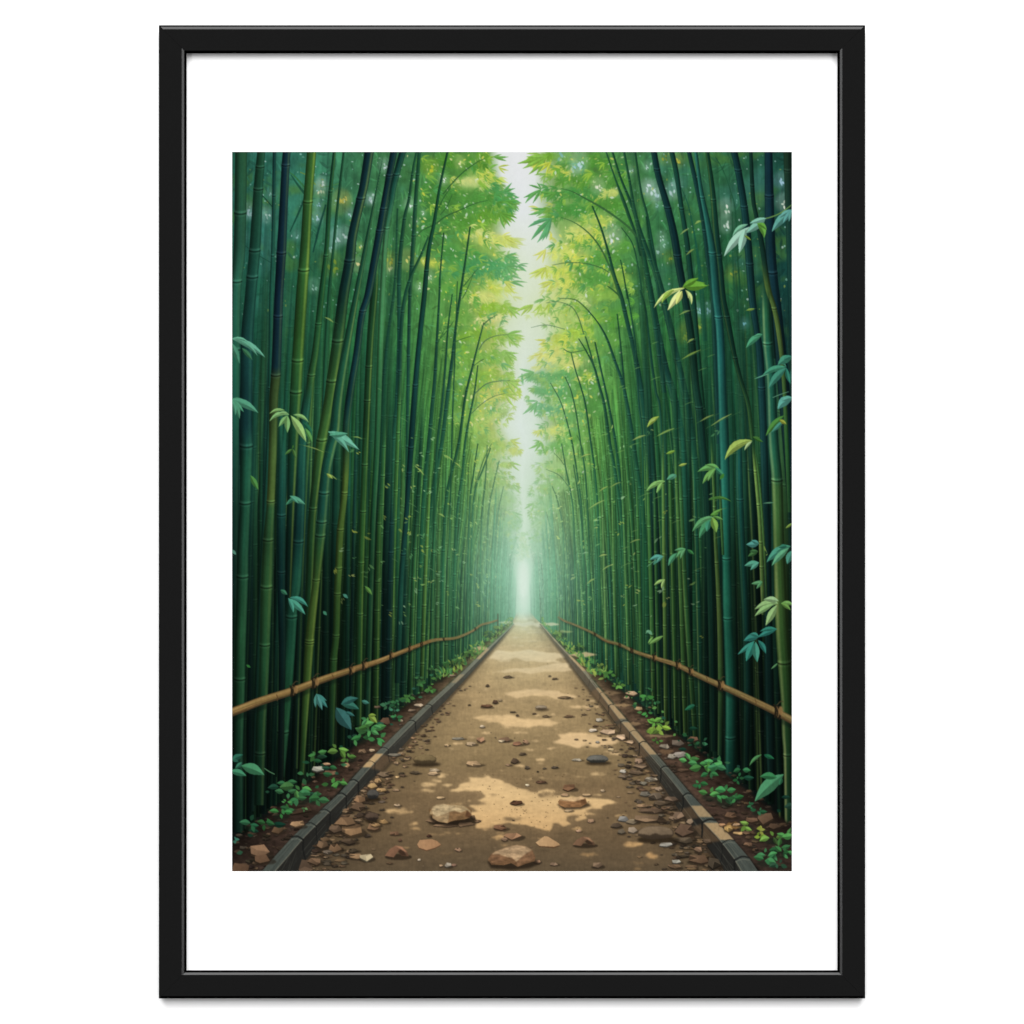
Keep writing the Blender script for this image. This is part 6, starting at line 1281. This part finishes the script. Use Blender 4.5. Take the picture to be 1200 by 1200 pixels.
        (779, 679, [(766, 686), (775, 690)], (150, 186, 100), .26, .08), (926, 640, [(898, 659), (908, 648)], (62, 142, 112), .3, .12), (924, 642, [(904, 663)], (84, 160, 116), .26, .05), (928, 645, [(922, 661)], (66, 142, 118), .5, 0), (922, 640, [(912, 642)], (50, 122, 96), .5, .1),
        (889, 637, [(874, 638), (880, 633)], (66, 140, 128), .5, 0), (888, 646, [(876, 652), (878, 646)], (56, 104, 54), .4, 0), (889, 659, [(872, 663), (879, 668)], (74, 150, 124), .4, 0), (893, 682, [(880, 684), (886, 690), (888, 680)], (84, 150, 96), .36, 0), (928, 613, [(920, 619)], (120, 156, 60), .3, 0), (907, 589, [(893, 590)], (90, 150, 110), .12, 0),
        (911, 707, [(884, 714), (894, 703)], (140, 182, 116), .3, .1), (906, 708, [(884, 722)], (132, 176, 104), .26, .04), (910, 709, [(897, 733)], (146, 188, 116), .32, 0), (915, 707, [(930, 709), (926, 715)], (110, 160, 74), .36, -.1), (912, 704, [(895, 702)], (150, 190, 136), .4, .06),
        (910, 737, [(887, 747), (890, 740)], (44, 128, 112), .26, .06), (889, 746, [(871, 751), (878, 743)], (46, 128, 112), .46, .1), (884, 751, [(864, 767)], (54, 140, 120), .22, 0), (883, 752, [(874, 775)], (50, 138, 120), .36, 0), (885, 752, [(887, 776)], (60, 144, 118), .36, 0), (888, 750, [(897, 766)], (44, 126, 112), .34, -.06),
        (911, 777, [(903, 784)], (90, 150, 90), .2, 0), (814, 826, [(802, 832), (808, 826)], (36, 104, 76), .4, 0), (892, 884, [(878, 897)], (70, 140, 76), .2, .12), (895, 884, [(907, 889), (900, 888)], (34, 100, 66), .4, 0),
        (918, 907, [(884, 939)], (66, 140, 92), .34, .03), (910, 911, [(890, 910)], (48, 124, 74), .44, .06), (916, 911, [(913, 920)], (40, 110, 70), .5, 0), (765, 746, [(759, 754)], (120, 170, 80), .3, 0), (777, 745, [(760, 755)], (110, 160, 74), .24, 0), (759, 738, [(764, 744), (757, 742)], (110, 170, 130), .5, 0)]
    stems = [([(928, 240, 1.2), (914, 250, 1.4), (902, 255, 1.4), (892, 257, 1.2), (880, 259, .8)], (96, 140, 70)), ([(776, 353, .8), (790, 342, 1.2), (803, 336, 1.4), (812, 330, 1)], (150, 176, 70)), ([(884, 444, .6), (892, 441, 1.4), (900, 438, .6)], (90, 160, 130)),
             ([(758, 664, .6), (768, 656, 1)], (90, 150, 110)), ([(905, 466, .8), (915, 462, .8), (924, 459, .6)], (90, 150, 120)), ([(310, 900, 1), (316, 904, 1.2), (322, 907, 1)], (80, 130, 90)), ([(896, 645, 1), (898, 650, 2.4), (895, 640, 1)], (110, 140, 60))]
    for p, c in stems:
        ribbon(p, c, .95)
    for x, y, tips, c, w, b in big:
        for (tx, ty) in tips:
            Lg = math.hypot(tx-x, ty-y)
            leaf(x, y, tx, ty, max(1.6, Lg*w), lerp(A(*jit(c, 7)), tone(tx, ty), .14), b+rnd.uniform(-.03, .03), 1, .2, Lg > 12)


# ------------------------------------------------------------------ the real scene
import bpy, bmesh

U = 0.0006                     # metres for one unit of the picture's layout (1200 units across the view)
D = 2.40                       # camera distance to the paper
SHEET_Y = -0.005               # the paper's face, 5 mm off the wall
FRONT_Y = -0.016               # front face of the frame
GAIN = 1.75                    # how much light falls on the paper
CX, CZ = 600.0, 600.0

scene = bpy.context.scene
col_ = scene.collection


def place(px, py, y):
    """layout point -> world x, z on the plane y (perspective of a camera straight in front)"""
    k = (D+(y-SHEET_Y))/D
    return (px-CX)*U*k, (CZ-py)*U*k


def material(name, base, rough=.5, spec=.0, bump=None, tint=None):
    m = bpy.data.materials.new(name)
    m.use_nodes = True
    nt = m.node_tree
    b = nt.nodes['Principled BSDF']
    b.inputs['Base Color'].default_value = (*base, 1)
    b.inputs['Roughness'].default_value = rough
    b.inputs['Specular IOR Level'].default_value = spec
    tc = nt.nodes.new('ShaderNodeTexCoord')
    if tint:
        n = nt.nodes.new('ShaderNodeTexNoise')
        n.inputs['Scale'].default_value = tint[0]
        n.inputs['Detail'].default_value = 5
        nt.links.new(tc.outputs['Object'], n.inputs['Vector'])
        r = nt.nodes.new('ShaderNodeValToRGB')
        r.color_ramp.elements[0].position, r.color_ramp.elements[1].position = .3, .7
        r.color_ramp.elements[0].color = (*[c*(1-tint[1]) for c in base], 1)
        r.color_ramp.elements[1].color = (*[min(1, c*(1+tint[1])) for c in base], 1)
        nt.links.new(n.outputs['Fac'], r.inputs['Fac'])
        nt.links.new(r.outputs['Color'], b.inputs['Base Color'])
    if bump:
        n = nt.nodes.new('ShaderNodeTexNoise')
        n.inputs['Scale'].default_value = bump[0]
        n.inputs['Detail'].default_value = 6
        nt.links.new(tc.outputs['Object'], n.inputs['Vector'])
        bp = nt.nodes.new('ShaderNodeBump')
        bp.inputs['Strength'].default_value = bump[1]
        bp.inputs['Distance'].default_value = .0004
        nt.links.new(n.outputs['Fac'], bp.inputs['Height'])
        nt.links.new(bp.outputs['Normal'], b.inputs['Normal'])
    return m


def link(name, verts, faces, mats, parent=None, slots=None):
    me = bpy.data.meshes.new(name)
    me.from_pydata(verts, [], faces)
    for m in mats:
        me.materials.append(m)
    if slots:
        for p, s in zip(me.polygons, slots):
            p.material_index = s
    bm = bmesh.new()
    bm.from_mesh(me)
    bmesh.ops.recalc_face_normals(bm, faces=bm.faces)
    bm.to_mesh(me)
    bm.free()
    o = bpy.data.objects.new(name, me)
    col_.objects.link(o)
    if parent:
        o.parent = parent
    return o


def slab(name, x0, x1, z0, z1, y0, y1, mat, parent=None):
    v = [(x, y, z) for y in (y0, y1) for (x, z) in ((x0, z0), (x1, z0), (x1, z1), (x0, z1))]
    f = [(0, 1, 2, 3), (4, 5, 6, 7), (0, 1, 5, 4), (1, 2, 6, 5), (2, 3, 7, 6), (3, 0, 4, 7)]
    return link(name, v, f, [mat], parent)


WHITE_WALL = material('white wall paint', (.86, .86, .86), .9, 0, (900, .05), (6, .006))
PAPER = material('white paper', (.88, .88, .88), .9, 0, None, (900, .004))
BLACK = material('matt black lacquer', (.0066, .0066, .0066), .6, .0, None, (700, .05))
BLACK_SHADED = material('shaded black lacquer', (.0012, .0012, .0012), .8, .0, None, (500, .2))  # the frame's black made darker: shade on turned-away faces put into the colour
GLOSS = material('polished black edge', (.008, .008, .008), .22, .2, None, (700, .05))
BOARD = material('brown backing board', (.18, .12, .07), .9, 0, None, (300, .15))

wall_ = slab('wall', -2.6, 2.6, -2.6, 2.6, 0, .1, WHITE_WALL)
wall_['kind'] = 'structure'

pic = bpy.data.objects.new('framed_picture', None)
pic.empty_display_size = .1
x_, z_ = place(600, 1170, 0)
pic.location = (0, 0, 0)
pic['label'] = 'black framed bamboo forest print with wide white border hanging on white wall'
pic['category'] = 'picture'
col_.objects.link(pic)

# ---- four mitred rails; each has its own moulding, met at 45 degrees
O = (186.0, 29.2, 1014.0, 1170.4)      # outer edge, as seen
RW = 31.0                              # rail width


def rail(side):
    """profile: (distance in from the outer edge, depth y, slot of the strip that starts here)"""
    f = FRONT_Y
    if side == 'top':
        prof = [(0, -.0004, 1), (0, f+.0012, 1), (2.0, f+.00046, 2), (5.0, f, 0), (RW-1.0, f, 1), (RW, f+.0008, 1), (RW, SHEET_Y-.0002, 1)]
    elif side == 'bottom':
        prof = [(0, -.0004, 1), (0, f+.0016, 1), (3.2, f, 0), (RW-3.0, f, 2), (RW-.4, f+.0004, 1), (RW, f+.0008, 1), (RW, SHEET_Y-.0002, 1)]
    else:
        prof = [(0, -.0004, 1), (0, f+.0009, 1), (1.4, f, 0), (RW-4.0, f, 2), (RW-1.3, f+.00042, 1), (RW, f+.0009, 1), (RW, SHEET_Y-.0002, 1)]
    L, T, R, B = O
    vs, slots = [], []
    for end in (0, 1):
        for d, y, s in prof:
            if side in ('top', 'bottom'):
                py = T+d if side == 'top' else B-d
                px = L+d if end == 0 else R-d
                g = .12 if end == 0 else -.12
                px += g
            else:
                px = L+d if side == 'left' else R-d
                py = T+d if end == 0 else B-d
                py += .12 if end == 0 else -.12
            kx_, kz_ = place(px, py, FRONT_Y)
            vs.append((kx_, y, kz_))
    n = len(prof)
    fs = []
    for i in range(n):
        j = (i+1) % n
        fs.append((i, j, n+j, n+i))
        slots.append(prof[i][2])
    fs += [tuple(range(n)), tuple(range(n, 2*n))]
    slots += [1, 1]
    o = link('frame_rail', vs, fs, [BLACK, BLACK_SHADED, GLOSS], pic, slots)
    return o


for s_ in ('top', 'bottom', 'left', 'right'):
    rail(s_)

bx0, bz1 = place(196, 40, FRONT_Y)
bx1, bz0 = place(1004, 1160, FRONT_Y)
slab('backing_board', bx0, bx1, bz0, bz1, -.0012, -.0040, BOARD, pic)
sheet = slab('border_sheet', bx0, bx1, bz0, bz1, -.0042, SHEET_Y, PAPER, pic)

# ---- the print itself: a fine grid whose points carry the ink colours
img = paint()
lin = (img/255.0)
lin = np.where(lin <= .04045, lin/12.92, ((lin+.055)/1.055)**2.4).astype(np.float32)
lin = np.clip(lin/GAIN, 0, 1)
ax, az = place(PX0, PY0, SHEET_Y)
bx, bz = place(PX1, PY1, SHEET_Y)
gx = np.linspace(ax, bx, PW, dtype=np.float32)
gz = np.linspace(az, bz, PH, dtype=np.float32)
V = np.zeros((PH, PW, 3), np.float32)
V[..., 0] = gx[None, :]
V[..., 1] = SHEET_Y-.0002
V[..., 2] = gz[:, None]
idx = np.arange(PH*PW, dtype=np.int32).reshape(PH, PW)
Fq = np.stack([idx[:-1, :-1], idx[1:, :-1], idx[1:, 1:], idx[:-1, 1:]], -1).reshape(-1, 4)
me = bpy.data.meshes.new('bamboo_print')
me.vertices.add(PH*PW)
me.vertices.foreach_set('co', V.ravel())
me.loops.add(Fq.size)
me.loops.foreach_set('vertex_index', Fq.ravel())
me.polygons.add(len(Fq))
me.polygons.foreach_set('loop_start', np.arange(0, Fq.size, 4, dtype=np.int32))
me.update(calc_edges=True)
ink = me.color_attributes.new('ink', 'FLOAT_COLOR', 'POINT')
ink.data.foreach_set('color', np.concatenate([lin, np.ones((PH, PW, 1), np.float32)], -1).ravel())
INK = material('printed ink', (.2, .3, .2), .85, 0)
nt = INK.node_tree
at = nt.nodes.new('ShaderNodeAttribute')
at.attribute_name = 'ink'
nt.links.new(at.outputs['Color'], nt.nodes['Principled BSDF'].inputs['Base Color'])
me.materials.append(INK)
pr = bpy.data.objects.new('bamboo_print', me)
col_.objects.link(pr)
pr.parent = sheet
pr['label'] = 'printed painting of a sunlit dirt path between tall green bamboo'

# ---- light: one broad soft lamp high in front, two narrow ones added at the sides to brighten the inner bevels
def lamp(name, loc, sx, sy, watts):
    l = bpy.data.lights.new(name, 'AREA')
    l.shape = 'RECTANGLE'
    l.size, l.size_y = sx, sy
    l.energy = watts
    o = bpy.data.objects.new(name, l)
    o.location = loc
    from mathutils import Vector
    o.rotation_euler = (Vector((0, 0, 0))-Vector(loc)).to_track_quat('-Z', 'Y').to_euler()
    col_.objects.link(o)
    return o


el = math.radians(27)
R_ = 7.0
lamp('softbox_lamp', (0, -R_*math.cos(el), R_*math.sin(el)), 5.2, 4.6, 850)
for s_ in (-1, 1):
    a = math.radians(24)
    lamp('added_bevel_lamp', (s_*R_*math.sin(a), -R_*math.cos(a), 0), .5, 2.6, 68)

w = bpy.data.worlds.new('World')
scene.world = w
w.use_nodes = True
w.node_tree.nodes['Background'].inputs['Color'].default_value = (1, 1, 1, 1)
w.node_tree.nodes['Background'].inputs['Strength'].default_value = .14

cam = bpy.data.cameras.new('camera')
cam.sensor_width = 36
cam.lens = 36*D/(1200*U)
cam.clip_end = 50
co = bpy.data.objects.new('camera', cam)
co.location = (0, SHEET_Y-D, 0)
co.rotation_euler = (math.radians(90), 0, 0)
col_.objects.link(co)
scene.camera = co
scene.render.engine = 'CYCLES'
scene.view_settings.view_transform = 'Standard'
scene.view_settings.look = 'None'
scene.view_settings.exposure = 0
scene.view_settings.gamma = 1
scene.view_settings.use_curve_mapping = False
